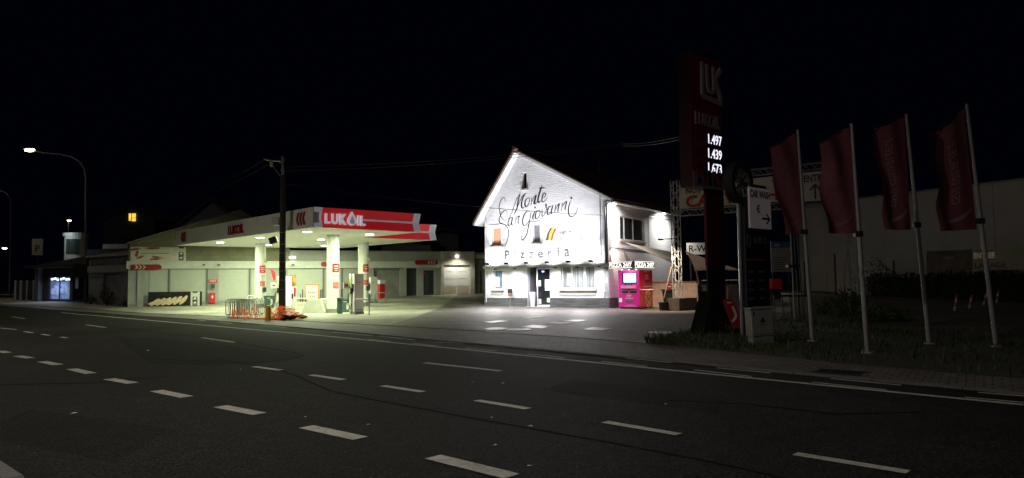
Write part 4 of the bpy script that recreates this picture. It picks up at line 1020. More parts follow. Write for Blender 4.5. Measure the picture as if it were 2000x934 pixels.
# hoop barriers
def hoop(x0, x1, y, ytop, label, m_=steelb):
    a, b = G(x0, y), G(x1, y); h_ = (y - ytop) * a.y / FPX; L = (b - a).xy.length
    t = thing('hoop_barrier', label, 'barrier', a, math.atan2(b.y - a.y, b.x - a.x), 'steel hoop guards round the pumps'); r = .12
    P = [(0, 0, 0), (0, 0, h_ - r)] + [(r - r * cos(q), 0, h_ - r + r * sin(q)) for q in (pi / 6, pi / 3, pi / 2)] + [(L - r + r * sin(q), 0, h_ - r + r * cos(q)) for q in (pi / 6, pi / 3, pi / 2)] + [(L, 0, 0)]
    MB().tube(P, .032, 10).build('hoop', m_, t, True)
hoop(693.5, 721, 615, 585, 'steel hoop guard in front of the nearest pump')
hoop(732, 753, 593, 572, 'steel hoop guard in front of the farthest pump')
hoop(578, 603, 600, 583, 'white hoop guard behind the orange netting', white)
hoop(483, 499, 604, 578, 'white hoop guard left of the left column', white)
hoop(624, 641, 604, 584, 'white hoop guard left of the front column', white)
# concrete kerb block
g = G(612, 612); t = thing('concrete_barrier', 'white tapered concrete barrier block between the pole and front column', 'barrier', g, rad(-8))
MB().prism_y([(-.65, 0), (.62, 0), (.62, .06), (.40, .72), (-.35, .72), (-.62, .12)], 0, .5).build('block', mat('white_concrete', (.58, .58, .52), .8, var=.1), t)

# ------------------------------------------------------------------ utility pole, wires
ub = G(551, 620); s_u = ub.y / FPX
t = thing('utility_pole', 'dark wooden utility pole rising through the canopy line', 'utility pole', ub)
ph = PD(546, 306, ub.y).z - ub.z
MB().tube([(0, 0, 0), (-.0, 0, ph * .5), (-.02, 0, ph - .9)], [.17, .14, .11], 12).build('pole', polem, t, True)
MB().tube([(-.02, 0, ph - .92), (-.02, 0, ph)], .075, 10).build('pole_top', steel, t)
MB().tube([(-.9, -.1, ph - .12), (-.55, -.05, ph - .2), (-.02, 0, ph - .24)], .035, 8).build('cross_arm', steel, t)
MB().tube([(-.55, -.05, ph - .35), (-.08, 0, ph - 1.0)], .022, 6).build('brace', steel, t)
mb = MB(); mb.lathe([(.05, ph - .5), (.08, ph - .45), (.05, ph - .38), (.08, ph - .32), (.04, ph - .26)], 12, (-.55, -.05)); mb.build('insulator', card, t)
mb = MB(); mb.lathe([(.13, ph - .32), (.13, ph - .26)], 14, (-.02, 0)); mb.lathe([(.10, ph - .7), (.10, ph - .66)], 14, (-.02, 0)); mb.build('clamp', steel, t)
zq = lambda y: PD(545, y, ub.y).z - ub.z
MB().box(-.46, -.12, zq(440), -.16, .1, zq(425)).build('junction_box', steel, t)
MB().box(-.22, -.16, 0, .12, .1, .30).xf(Matrix.Translation((-.30, -.1, zq(475))) @ Matrix.Rotation(rad(-18), 4, 'Y')).build('loudspeaker', black, t)
mb = MB()
for y in (455, 478, 495, 512, 530, 548, 566): mb.lathe([(.175, zq(y)), (.175, zq(y) + .02)], 14)
mb.build('strap', steel, t)
MB().tube([(.16, -.1, zq(400)), (.17, -.12, zq(520)), (.18, -.12, zq(600))], .02, 6).build('cable', black, t)
wirem = mat('wire', (.04, .04, .045), .6)
def wire(P, label, r=.014):
    a = Vector(P[0]); t = thing('overhead_wire', label, 'wire', a); pts = []
    for i in range(len(P) - 1):
        A, B = Vector(P[i]), Vector(P[i + 1]); n_ = 16; L = (B - A).length
        for j in range(n_ + (i == len(P) - 2)): q = j / n_; pts.append(A.lerp(B, q) - Vector((0, 0, 4 * L * .012 * q * (1 - q))) - a)
    MB().tube(pts, r, 5).build('wire', wirem, t)
tp = ub + Vector((0, 0, ph))
wire([tp + Vector((0, 0, -.5)), PD(1215, 281, 31), PD(1345, 262, 23)], 'overhead wire running from the utility pole across the gable peak to the price sign')
wire([tp + Vector((0, 0, -.7)), PD(1215, 285, 31), PD(1345, 268, 22.6)], 'second overhead wire just below the one crossing the gable peak')
wire([tp + Vector((0, 0, -1.3)), HF.world(HW - .2, -.15, hx(1180, 421)[1])], 'service wire slanting down across the painted gable')
wire([tp + Vector((-.55, 0, -.3)), PD(330, 400, 55), PD(180, 440, 80)], 'overhead wire from the utility pole over the left hall roof')
wire([tp + Vector((-.9, 0, -.15)), PD(350, 380, 60), PD(200, 425, 85)], 'upper overhead wire leaving the pole arm to the left')

# ------------------------------------------------------------------ netting, bollard, crowd barriers
def net(pts0, h_, nu, nv, seed, name, label, amp=.10, heap=None):
    rn = random.Random(seed); a = Vector(pts0[0]); t = thing(name, label, 'safety netting', a); P = resample(pts0, nu + 1); mb = MB(); gr = []
    for i in range(nu + 1):
        row = []
        for j in range(nv + 1):
            q = j / nv; hh = h_[0] + (h_[1] - h_[0]) * i / nu
            hh *= (.75 + .25 * sin(i * 1.7 + seed))
            row.append(Vector((P[i].x - a.x + rn.uniform(-amp, amp) * .6, P[i].y - a.y + rn.uniform(-amp, amp) + .15 * sin(i * .9), max(.01, hh * q * (1 + rn.uniform(-.12, .12))))))
        gr.append(row)
    for i in range(nu + 1):
        for j in range(nv + 1):
            if i < nu: mb.tube([gr[i][j], gr[i + 1][j]], .0085 if j else .03, 4, False)
            if j < nv: mb.tube([gr[i][j], gr[i][j + 1]], .007, 4, False)
    mb.build('mesh', orange, t); return t, mb
net([G(448, 622), G(500, 623), G(552, 624)], (.50, .60), 34, 8, 1, 'safety_netting', 'orange plastic safety netting sagging left of the utility pole', .03)
g = G(562, 624)
t = thing('safety_netting', 'crumpled heap of orange netting at the foot of the utility pole', 'safety netting', g); rn = random.Random(9); mb = MB()
for k in range(420):
    a = rn.uniform(0, 6.28); q = rn.random() ** .6; cx = q * cos(a) * .95; cyy = q * sin(a) * .5; top = .62 * (1 - q ** 2) * (1.2 if cx < -.2 else .8) + .04
    p = Vector((cx - .1, cyy, rn.uniform(.0, top))); d = Vector((rn.uniform(-1, 1), rn.uniform(-1, 1), rn.uniform(-.5, .5))).normalized() * rn.uniform(.08, .24)
    m_ = p + d * .5 + Vector((0, 0, rn.uniform(-.03, .05))); e = p + d
    for v in (p, m_, e): v.z = max(.008, v.z)
    mb.tube([p, m_, e], rn.uniform(.007, .014), 4, False)
mb.build('mesh', orange, t)
t = thing('rubble', 'dark broken slabs lying under the orange netting heap', 'rubble', G(568, 626), 0); rn = random.Random(4)
for k in range(5):
    MB().box(-.22, -.12, 0, .22, .12, .07).xf(Matrix.Translation((rn.uniform(-.5, .5), rn.uniform(-.1, .2), .05 + .05 * k * .5)) @ Euler((rn.uniform(-.3, .3), rn.uniform(-.3, .3), rn.uniform(-1, 1))).to_matrix().to_4x4()).build('slab', mat('rubble_brown', (.08, .04, .03), .9), t)
g = G(524, 626.5)
t = thing('bollard', 'yellow round-topped bollard inside the orange netting', 'bollard', g); MB().lathe([(.125, 0), (.125, .55), (.11, .61), (.06, .65), (.01, .66)], 22).build('post', yellow, t, True)
base = G(441, 621)
rn = random.Random(2); first = None
labs = ['frontmost of the five grey crowd barriers leaning together', 'second crowd barrier from the front of the leaning stack', 'middle crowd barrier of the leaning stack of five', 'fourth crowd barrier from the front of the leaning stack', 'rearmost crowd barrier of the leaning stack, nearest the column']
for k in range(5):
    loc = base + Vector((.13 * k, .16 * k, 0)); loc.z = H(loc.y)
    if first is None:
        t = thing('crowd_barrier', labs[0], 'crowd barrier', loc, rad(8), 'crowd barriers stacked by the netting'); first = t
        mb = MB(); L, h_ = 1.05, .88; mb.tube([(0, 0, .15), (0, 0, h_ - .1), (.1, 0, h_), (L - .1, 0, h_), (L, 0, h_ - .1), (L, 0, .15), (0, 0, .15)], .02, 8)
        mb.build('frame', steel, t)
        mb = MB()
        for i in range(1, 10): mb.tube([(L * i / 10, 0, .15), (L * i / 10, 0, h_)], .013, 6)
        mb.build('bars', steel, t)
        for x in (.12, L - .12): MB().tube([(x, -.28, 0), (x, -.04, .15), (x, .04, .15), (x, .28, 0)], .016, 6).build('foot', steel, t)
    else:
        c = copy_tree(first); c.location = loc; c['label'] = labs[k]; c.rotation_euler = (rad(rn.uniform(-3, 3)), 0, rad(8 + rn.uniform(-5, 5)))

# ================================================================== BACK BUILDINGS (service hall)
ga, gb = G(252, 600), G(860, 576)
BG = Frame((ga.x, ga.y, 0), math.atan2(gb.y - ga.y, gb.x - ga.x))
bz = lambda x, y, o=0: BG.hit(x, y, o)
hall = fthing(BG, 'service_hall', 'long low pale service hall behind the pumps with shingled gable', 'building')
U0 = bz(250, 560)[0]; U1 = bz(860, 550)[0]; U2 = bz(925, 550)[0]; U3 = bz(952, 550)[0]
zB0, zB1 = bz(252, 528)[1], bz(252, 514)[1]; zB0 = (zB0 + bz(800, 521)[1]) / 2; zB1 = (zB1 + bz(800, 507)[1]) / 2
zTop = bz(760, 492)[1]
dk1 = BG.rect(794, 520, 815, 577); dk2 = BG.rect(827, 528, 849, 577); gd = BG.rect(865, 518, 917, 575)
dk1 = (dk1[0], .62, dk1[2], dk1[3]); dk2 = (dk2[0], .62, dk2[2], dk2[3])
ur = bz(730, 550)[0]; ur2 = bz(782, 550)[0]
MB().plate([(U0, -.2), (dk1[0], -.2), (dk1[0], dk1[3]), (dk1[2], dk1[3]), (dk1[2], -.2), (dk2[0], -.2), (dk2[0], dk2[3]), (dk2[2], dk2[3]), (dk2[2], -.2), (U1, -.2), (U1, zB0 + .02), (ur2, zB0 + .02), (ur2, -.1), (ur, -.1), (ur, zB0 + .02), (U0, zB0 + .02)], [], 0, .25).build('lower_wall', greyw, hall)
MB().box(ur - .1, .55, -.1, ur2 + .1, .6, zB0).build('recess_wall', greyw, hall)
MB().box(dk1[0] - .1, .25, 0, dk2[2] + .1, .30, dk2[3] + .6).build('door', mat('door_navy', (.03, .035, .045), .5), hall)
q = BG.rect(829, 531, 834, 536); MB().box(q[0], .24, q[1], q[2], .249, q[3]).build('door_notice', redp, hall)
MB().box(U0 - .1, -.16, zB0, U1, .3, zB1).build('beam', mat('beam_white', (.50, .51, .48), .7, var=.1), hall)
ug = bz(566, 500)[0]
MB().box(ug + .01, .02, zB1 + .002, U1, .3, zTop).build('parapet', greyw, hall); MB().box(ug, -.04, zTop + .002, U1 + .02, .34, zTop + .07).build('coping', greyd, hall)
apx = bz(470, 412); ze = bz(252, 476)[1]
shing = brick_mat('shingle_cladding', (.27, .26, .18), (.23, .22, .155), (.17, .165, .11), .30, .17, .012, .6, .9, stain=.3)
MB().prism_y([(U0, zB1 + .002), (ug, zB1 + .002), (ug, ze), (apx[0], apx[1]), (U0, ze)], .02, .3).build('gable', shing, hall)
mb = MB(); mb.prism_y([(U0 - .15, ze - .02), (apx[0], apx[1] + .01), (apx[0], apx[1] + .09), (U0 - .15, ze + .07)], -.02, 14); mb.prism_y([(ug + .15, ze - .02), (apx[0], apx[1] + .01), (apx[0], apx[1] + .09), (ug + .15, ze + .07)], -.02, 14); mb.build('roof', greyd, hall)
MB().box(U0, .31, -.2, U0 + .3, 13.8, ze - .05).build('end_wall', greyd, hall)
MB().box(ug, .31, .3, U1 - .1, 8, zTop - .1).build('rear_volume', greyd, hall)
# shutters and mullions
for x in (329.5, 404, 487.5, 557, 632, 668): u_ = bz(x, 560)[0]; MB().box(u_ - .05, -.03, .39, u_ + .05, -.001, zB0 - .01).build('mullion', mat('mullion_grey', (.10, .11, .10), .6), hall)
for a, b in ((290, 328), (331.5, 402), (425, 485), (490, 520), (560, 630)):
    u0, u1 = bz(a, 560)[0], bz(b, 560)[0]; mb = MB(); z = .5
    while z < zB0 - .1: mb.box(u0 + .05, -.022, z, u1 - .05, -.001, z + .088); z += .095
    mb.build('roller_shutter', mat('shutter_pale', (.42, .44, .40), .5, var=.05), hall)
MB().box(bz(268, 560)[0], -.10, 0, bz(283, 560)[0], -.001, zB0).build('pilaster', greyw, hall)
MB().box(U0, -.06, -.2, U1, -.002, .28 + .1).build('kick_plinth', greyd, hall)
# garage part
MB().plate([(U1 + .001, -.2), (gd[0], -.2), (gd[0], gd[3]), (gd[2], gd[3]), (gd[2], -.2), (U2, -.2), (U2, zTop + .05), (U1 + .001, zTop + .05)], [], -.25, .3).build('garage_wall', mat('garage_render', (.40, .39, .35), .85, var=.2, scale=1.4, bump=.3), hall)
g_d = MB().box(gd[0], .0, .5, gd[2], .06, gd[3]).build('garage_door', whitef, hall); mb = MB(); m2 = MB(); dW, dH = gd[2] - gd[0], gd[3] - .66
for i in range(2):
    for j in range(4): (m2 if j == 0 else mb).box(gd[0] + .06 + i * dW / 2, -.03, .66 + .05 + j * dH / 4, gd[0] - .06 + (i + 1) * dW / 2, -.001, .66 - .03 + (j + 1) * dH / 4)
mb.build('door_panel', whitef, g_d); m2.build('door_panel', mat('door_beige', (.5, .42, .33), .6), g_d)
MB().box(U2 + .001, .1, -.2, U3 + 1.5, .4, zTop - .02).build('end_bay', greyd, hall)
mb = MB(); mb.box(U2 + .2, .02, bz(935, 505)[1], U3 + 1, .095, bz(935, 498)[1]); mb.build('sign_strip', card, hall)
MB().box(bz(939, 550)[0], .03, .5, bz(940.5, 550)[0], .098, bz(940, 529)[1]).build('downpipe', black, hall)
lw = bz(893, 501, -.3); MB().box(lw[0] - .09, -.36, lw[1] - .08, lw[0] + .09, -.252, lw[1] + .08).build('wall_lamp', mat('lamp_warm', (1, .95, .8), emit=9, ecol=(1, .92, .75)), hall)
lamp('SPOT', 'garage_light', (lw[0], -1.0, lw[1] - .1), 170, (1, .95, .75), hall, (lw[0], -.35, .6), angle=150, blend=.8)
lw = bz(571, 503, -.2); MB().box(lw[0] - .22, -.30, lw[1] - .06, lw[0] + .22, -.165, lw[1] + .06).build('wall_lamp', mat('lamp_cool', (1, 1, .9), emit=5, ecol=(.95, 1, .85)), hall)
lamp('SPOT', 'hall_light', (lw[0], -.5, lw[1] - .05), 9, green, hall, (lw[0], -.4, .4), angle=150, blend=.8)
mb = MB()
for x in (400, 429, 568 - 8, 570 + 3):
    if x in (400, 429, 573): u_, z_ = bz(x, 517, -.2); mb.tube([(u_, -.17, z_), (u_ - .05, -.4, z_ - .03)], .03, 6); mb.box(u_ - .16, -.48, z_ - .07, u_ + .02, -.40, z_ + .02)
mb.build('floodlight', steeld, hall)
def pill(r, label, chev, flip=False):
    t = thing('arrow_sign', label, 'sign', BG.world(r[0], -.17, r[1]), BG.ang, 'red arrow signs on the service hall'); W, Hh = r[2] - r[0], r[3] - r[1]; P = []
    for i in range(9): a = -pi / 2 + pi * i / 8; P.append((W - Hh / 2 + Hh / 2 * cos(a), Hh / 2 + Hh / 2 * sin(a)))
    for i in range(9): a = pi / 2 + pi * i / 8; P.append((Hh / 2 + Hh / 2 * cos(a), Hh / 2 + Hh / 2 * sin(a)))
    MB().prism_y(P, -.06, 0).build('board', redd, t)
    mb = MB()
    for k in range(3):
        x = chev(W) + k * .22; s_ = -1 if flip else 1
        stroke(mb, [(x - .07 * s_, Hh * .85), (x + .07 * s_, Hh * .5), (x - .07 * s_, Hh * .15)], .05, -.061, sub=1)
    mb.build('chevrons', txtw, t)
pill(BG.rect(255.5, 517, 316, 527), 'red pill-shaped sign with white chevrons at the hall left end', lambda W: .35)
pill(BG.rect(809, 508.5, 854, 517.5), 'red pill-shaped sign with white chevrons near the garage door', lambda W: W - .75, True)
r = BG.rect(626, 511.5, 645, 521); pill(r, 'short red rounded sign half hidden behind the front column', lambda W: W + 5)

# pastry banner (upper) and bread banner (lower)
dough = mat('pastry_gold', (.72, .56, .38), .7, var=.35, scale=9); choc = mat('pastry_brown', (.28, .10, .06), .7, var=.5, scale=12)
def blob(mb, x, z, L, r, ang, y0, y1, n=14, wob=0, rn=random):
    P = []
    for i in range(n):
        a = 2 * pi * i / n; px, pz = L * cos(a), r * sin(a) * (1 + wob * rn.uniform(-1, 1)); P.append((x + px * cos(ang) - pz * sin(ang), z + px * sin(ang) + pz * cos(ang)))
    mb.prism_y(P, y0, y1)
r = BG.rect(255, 485.5, 363, 513)
t = thing('pastry_banner', 'white banner picturing pastries above the left beam of the hall', 'banner', BG.world(r[0], 0, zB1 + .004), BG.ang); W, Hh = r[2] - r[0], r[3] - r[1]
MB().box(0, -.04, 0, W, 0.015, Hh).build('board', mat('banner_cream', (.58, .57, .50), .7, var=.05), t)
rn = random.Random(11); mb = MB(); m2 = MB()
for (x, z, L, rr, an) in ((.12, .5, .22, .1, 1.3), (.18, .25, .25, .08, .4), (.08, .82, .3, .07, .1), (.42, .9, .45, .07, .05), (.5, .25, .35, .09, -.2), (.62, .22, .3, .08, .1), (.72, .75, .32, .14, .1), (.82, .3, .25, .08, .5), (.45, .12, .3, .06, 0)):
    blob(mb if x < .6 else m2, x * W * .95, z * Hh, L, rr, an, -.05, -.041, wob=.3, rn=rn)
mb.build('pastry', choc, t); m2.build('pastry', dough, t)
MB().box(W * .11 + .2, -.046, Hh * .52, W * .7, -.041, Hh * .555).build('lettering', txtg, t)
def logo_panel(t, x0, x1, h_, y):
    MB().box(x0, y - .006, 0.02, x1, y, h_ - .02).build('side_strip', mat('strip_white', (.6, .6, .56), .6), t)
    mb = MB(); a, b = x0 + (x1 - x0) * .22, x0 + (x1 - x0) * .75
    mb.box(a, y - .011, h_ * .03, b, y - .0065, h_ * .64); mb.box(a, y - .011, h_ * .9, b, y - .0065, h_ * .99); mb.build('black_panel', txtb, t)
    m2 = MB()
    for k in range(2): zz = h_ * (.12 + .3 * k); m2.box(a + .05, y - .015, zz, b - .05, y - .0115, zz + .03); blob(m2, (a + b) / 2, zz + .12, .10, .05, .3, y - .015, y - .0115)
    m2.build('emblem', txtw, t)
logo_panel(t, W * .83, W, Hh, -.041)
bf0, bf1 = G(289, 599.5), G(394, 597)
f = Frame((bf0.x, bf0.y, bf0.z), math.atan2(bf1.y - bf0.y, bf1.x - bf0.x)); W = (bf1 - bf0).xy.length; Hh = f.hit(340, 570)[1]
t = fthing(f, 'bread_banner', 'long black banner picturing a row of baguettes, standing against the hall wall', 'banner')
MB().box(0, 0, .02, W, .05, Hh).build('board', black, t); rn = random.Random(12); mb = MB()
for k in range(6): blob(mb, W * (.13 + k * .105), Hh * (.30 + .025 * k), .38, .13, rad(35 + 3 * k), -.012, -.001, wob=.12, rn=rn); 
for k in range(3): blob(mb, W * (.10 + k * .13), Hh * .24, .32, .09, rad(10), -.018, -.0125, wob=.12, rn=rn)
mb.build('bread', dough, t); text(MB(), 'Les fournées du jour', (W * .18, Hh * .76, W * .42, Hh * .87), -.001, .005, 0).build('lettering', txtg, t)
logo_panel(t, W * .79, W * .96, Hh, -.001)

# fire point
r = BG.rect(409, 572, 420.5, 592, -.2); t = thing('fire_box', 'red fire extinguisher box below a grey panel on the hall wall', 'box', BG.world(r[0], -.25, r[1]), BG.ang)
MB().box(0, 0, 0, r[2] - r[0], .18, r[3] - r[1]).build('box', redp, t); blob(mbx := MB(), (r[2] - r[0]) / 2, (r[3] - r[1]) * .6, .05, .1, 0, -.008, -.001); mbx.build('emblem', txtw, t)
r = BG.rect(411, 554, 420.5, 564, -.1); t = thing('meter_box', 'small grey meter box above the red fire box', 'box', BG.world(r[0], -.15, r[1]), BG.ang)
MB().box(0, 0, 0, r[2] - r[0], .1, r[3] - r[1]).build('box', greyd, t); MB().box(.04, -.006, .04, r[2] - r[0] - .04, -.001, r[3] - r[1] - .04).build('door', steeld, t)
r = BG.rect(407.5, 546, 424, 552, -.1); t = thing('fire_notice', 'small red notice strip above the grey meter box', 'sign', BG.world(r[0], -.06, r[1]), BG.ang)
MB().box(0, 0, 0, r[2] - r[0], .03, r[3] - r[1]).build('plate', redp, t); text(MB(), 'FEU', (.08, .04, r[2] - r[0] - .1, r[3] - r[1] - .04), -.001, .004).build('lettering', txtw, t)
# framed posters standing on the ground
def poster(x0, x1, yt, yb, fm, label, art):
    a = G((x0 + x1) / 2, yb); t = thing('framed_poster', label, 'poster', a, rad(12), 'framed posters in front of the hall'); s_ = a.y / FPX; W, Hh = (x1 - x0) * s_, (yb - yt) * s_
    MB().plate([(-W / 2, .1), (W / 2, .1), (W / 2, Hh), (-W / 2, Hh)], [(-W / 2 + .06, .16, W / 2 - .06, Hh - .06)], -.03, .03).build('frame', fm, t)
    MB().box(-W / 2 + .058, -.005, .158, W / 2 - .058, .02, Hh - .058).build('sheet', mat('poster_paper', (.62, .58, .46), .7, var=.06), t)
    mb = MB(); mb.box(-W / 2 + .03, -.1, 0, -W / 2 + .09, .2, .098); mb.box(W / 2 - .09, -.1, 0, W / 2 - .03, .2, .098); mb.build('feet', steeld, t)
    art(t, W, Hh)
def art1(t, W, Hh):
    mb = MB(); rn = random.Random(1)
    for k in range(3): blob(mb, -W * .25 + k * W * .25, Hh * .30, W * .15, Hh * .10, .2, -.012, -.0055, wob=.2, rn=rn)
    mb.box(-W / 2 + .06, -.012, .165, W / 2 - .06, -.0055, .165 + Hh * .1)
    mb.build('picture', mat('poster_red', (.55, .12, .07), .7, var=.3), t); m2 = MB(); text(m2, 'ê', (-.1, Hh * .55, .15, Hh * .72), -.006, .004); text(m2, '2 pour 3', (-W * .3, Hh * .8, W * .3, Hh * .86), -.006, .004); text(m2, '€3', (0, Hh * .46, .18, Hh * .54), -.006, .004); m2.build('lettering', txtr, t)
def art2(t, W, Hh):
    mb = MB(); rn = random.Random(6)
    for k in range(4): blob(mb, -W * .24 + k * W * .15, Hh * .50, W * .06, Hh * .04, rn.uniform(0, 1), -.012, -.0055)
    for k in range(3): blob(mb, -W * .1 + k * W * .15, Hh * .28, W * .05, Hh * .03, .2, -.012, -.0055)
    mb.build('picture', txtg, t); m2 = MB(); text(m2, 'promotion', (-W * .25, Hh * .72, W * .25, Hh * .78), -.006, .004); m2.build('lettering', mat('letter_orange', (.6, .25, .05), .6), t)
poster(447, 471.5, 554, 584, redp, 'red framed poster with red pictures, left of the crowd barriers column', art1)
poster(596, 622, 555, 589, mat('orange_frame', (.62, .16, .03), .5), 'orange framed pale poster between the utility pole and front column', art2)
# small posts near posters
for i, (x, yt, yb) in enumerate(((587, 575, 590), (591, 566, 590), (626, 566, 590), (629, 565, 590), (667, 565, 590))):
    a = G(x, yb); t = thing('guard_post', 'thin grey guard post %s' % ['just left of the orange framed poster, shorter', 'just left of the orange framed poster, taller', 'just right of the orange framed poster, nearer it', 'just right of the orange framed poster, farther from it', 'seen between the front column and nearest pump'][i], 'post', a, 0, 'thin grey posts before the hall')
    MB().tube([(0, 0, 0), (0, 0, (yb - yt) * a.y / FPX)], .035, 8).build('post', steeld, t)
# red feather flag
a = G(530, 592); t = thing('feather_flag', 'small red feather flag left of the utility pole', 'flag', a); s_ = a.y / FPX
pts = [(-3, 66), (3, 64), (7, 60), (8, 55), (8, 44), (4, 43), (1, 52)]
MB().prism_y([(x * s_, z * s_) for x, z in pts], 0, .02).build('cloth', redp, t); MB().tube([(8.2 * s_, .01, 0), (8.2 * s_, .01, 60 * s_)], .014, 6).build('pole', steel, t)

# ================================================================== LEFT SHOP, TOWER, STREET LAMPS
la, lb = G(252, 598), G(172, 592)
LF = Frame((lb.x, lb.y, 0), math.atan2(la.y - lb.y, la.x - lb.x)); LW = (la - lb).xy.length
t = fthing(LF, 'grey_shop', 'low grey rendered shop with one picture window left of the hall', 'building')
lz = LF.hit(200, 499)[1]; lwn = LF.rect(201.5, 535, 236, 585)
MB().plate([(0, -.2), (LW, -.2), (LW, lz + .25), (0, lz)], [lwn], 0, .3).build('wall', greyd, t)
MB().box(0, -.10, LF.hit(210, 532)[1], LW, -.001, LF.hit(210, 519)[1]).build('fascia_band', mat('band_grey', (.33, .33, .34), .8), t); MB().box(-.1, -.2, lz - .1, LW, -.001, lz + .02).build('coping', conc, t)
w_ = frame_bars(lwn, .12, .06).build('window', steeld, t); MB().box(lwn[0] + .05, .14, lwn[1] + .05, lwn[2] - .05, .15, lwn[3] - .05).build('pane', mat('picture_window', (.28, .28, .30), .3, var=.55, scale=1.6), w_)
MB().box(0.0, .31, -.2, LW - .02, 9, lz - .05).build('rear_volume', darkb, t)
# glazed blue shop further left
ra, rb = G(168, 591), G(76, 588)
RF = Frame((rb.x, rb.y, 0), math.atan2(ra.y - rb.y, ra.x - rb.x)); RW = (ra - rb).xy.length
t = fthing(RF, 'glazed_shop', 'dark flat-roofed shop with bluish lit glass front at the far left', 'building')
gz = RF.rect(95, 540, 136, 586); gz2 = RF.rect(142, 540, 163, 588); rz = RF.hit(130, 515)[1]
MB().plate([(0, -.2), (RW, -.2), (RW, rz + .5), (0, rz)], [gz, gz2], 0, .2).build('wall', darkb, t)
MB().box(-.3, -1.0, rz - .3, RW, .2, rz - .1).build('canopy_roof', darkb, t)
blu = mat('blue_shop_glow', (.25, .35, .6), .4, var=.75, scale=1.1, emit=.0)
bn = blu.node_tree; bb = bn.nodes['Principled BSDF']; mxn = [n for n in bn.nodes if n.type == 'MIX_RGB'][0]; bn.links.new(mxn.outputs[0], bb.inputs['Emission Color']); bb.inputs['Emission Strength'].default_value = .32
w_ = frame_bars(gz, .06, .07, [gz[0] + (gz[2] - gz[0]) * .48]).build('window', mat('blue_frame', (.05, .08, .2), .5), t); MB().box(gz[0], .1, gz[1], gz[2], .11, gz[3]).build('pane', blu, w_)
mb = MB()
for k in range(7): mb.box(gz[0] + .15 + k * (gz[2] - gz[0]) / 7.3, .08, gz[3] - .25 + .05 * sin(k * 2), gz[0] + .35 + k * (gz[2] - gz[0]) / 7.3, .095, gz[3] - .16 + .05 * sin(k * 2))
mb.build('ceiling_light', mat('shop_tube', (.8, .9, 1), emit=6, ecol=(.75, .85, 1)), w_)
mb = MB(); rn = random.Random(8)
for k in range(12): x = rn.uniform(gz[0] + .1, gz[2] - .5); z = rn.uniform(gz[1] + .3, gz[3] - 1); mb.box(x, .085, z, x + rn.uniform(.2, .5), .098, z + rn.uniform(.15, .4))
mb.build('poster', mat('shop_poster', (.5, .6, .8), .6, emit=.25, ecol=(.5, .65, 1)), w_)
w2 = frame_bars(gz2, .06, .08).build('window', steeld, t); MB().box(gz2[0], .1, gz2[1], gz2[2], .11, gz2[3]).build('pane', darkgl, w2); MB().box(gz2[0] + .15, .08, gz2[1] + .9, gz2[0] + .5, .095, gz2[1] + 1.7).build('notice', card, w2)
lamp('AREA', 'shop_fill', ((gz[0] + gz[2]) / 2, -.4, gz[3] - .1), 25, (.6, .72, 1), t, ((gz[0] + gz[2]) / 2, -1.5, .3), size=.8)  # bluish spill added before the glass, in place of an unclear source
MB().box(-.1, -.3, 0, .35, 0, rz - .2).build('pier', mat('pier_grey', (.2, .2, .22), .8), t)
# tower with curved balcony
d_ = 66; a = PD(147, 560, d_); t = thing('round_corner_house', 'white house with lit curved upper corner behind the left shops', 'house', (a.x, a.y, H(d_)), rad(0)); s_ = d_ / FPX
Z = lambda y: PD(147, y, d_).z - H(d_)
MB().lathe([(20 * s_, 0), (20 * s_, Z(462))], 28).build('curved_wall', mat('lit_wall', (.72, .76, .74), .7), t); MB().lathe([(23 * s_, Z(462)), (23 * s_, Z(456)), (18 * s_, Z(455))], 28).build('roof_rim', white, t)
mb = MB()
for a0 in (-1.75, -1.35, -.95):
    m_ = MB().box(-.17, -.05, Z(497), .17, .05, Z(468)).xf(Matrix.Translation((20 * s_ * cos(a0), 20 * s_ * sin(a0), 0)) @ Matrix.Rotation(a0 + pi / 2, 4, 'Z')); m_.build('window', mat('greenish_pane', (.05, .08, .08), .2), t)
mb = MB().box(.9, -.2, 0, 5.2, 5, Z(488)); mb.build('side_wing', darkb, t); MB().box(2.6, -.26, Z(487), 4.9, -.21, Z(478)).build('parapet', mat('parapet_pale', (.45, .5, .55), .7), t)
lamp('SPOT', 'balcony_light', (-.3, -2.4, Z(462)), 40, (.85, 1, 1), t, (0, 0, Z(480)), angle=120)
# street lamps
def streetlamp(px, py, ptop, arc, headpx, label, lit=True, power=600, col=(1, .85, .5), r=.075, depth=None):
    b = G(px, py) if depth is None else PD(px, py, depth)
    if depth is not None: b.z = H(b.y)
    t = thing('street_lamp', label, 'street lamp', b, 0, 'curved street lamps along the road')
    P = [Vector((0, 0, 0))] + [PD(x, y, b.y) - b for x, y in arc]
    P[1].x *= 1
    MB().tube(P, [r * 1.2] + [r] * 1 + [r * .7] * (len(P) - 2), 10).build('pole', steel, t, True)
    hp = PD(headpx[0], headpx[1], b.y) - b; s_ = b.y / FPX
    MB().lathe([(.02, -.09), (.22, -.06), (.3, 0), (.24, .08), (.05, .12)], 16).xf(Matrix.Translation(hp) @ Matrix.Diagonal((1.3, .6, 1, 1))).build('lamp_head', steel, t, True)
    if lit:
        MB().lathe([(.02, -.22), (.24, -.17), (.3, -.07)], 14).xf(Matrix.Translation(hp) @ Matrix.Diagonal((1.3, .7, 1, 1))).build('lamp_lens', mat('sodium_lens', (1, .9, .6), emit=14, ecol=(1, .82, .42)), t)
        lamp('SPOT', 'street_light', hp + Vector((0, 0, -.2)), power, col, t, hp + Vector((0, 0, -5)), angle=150, blend=.6, soft=.15)
    return t
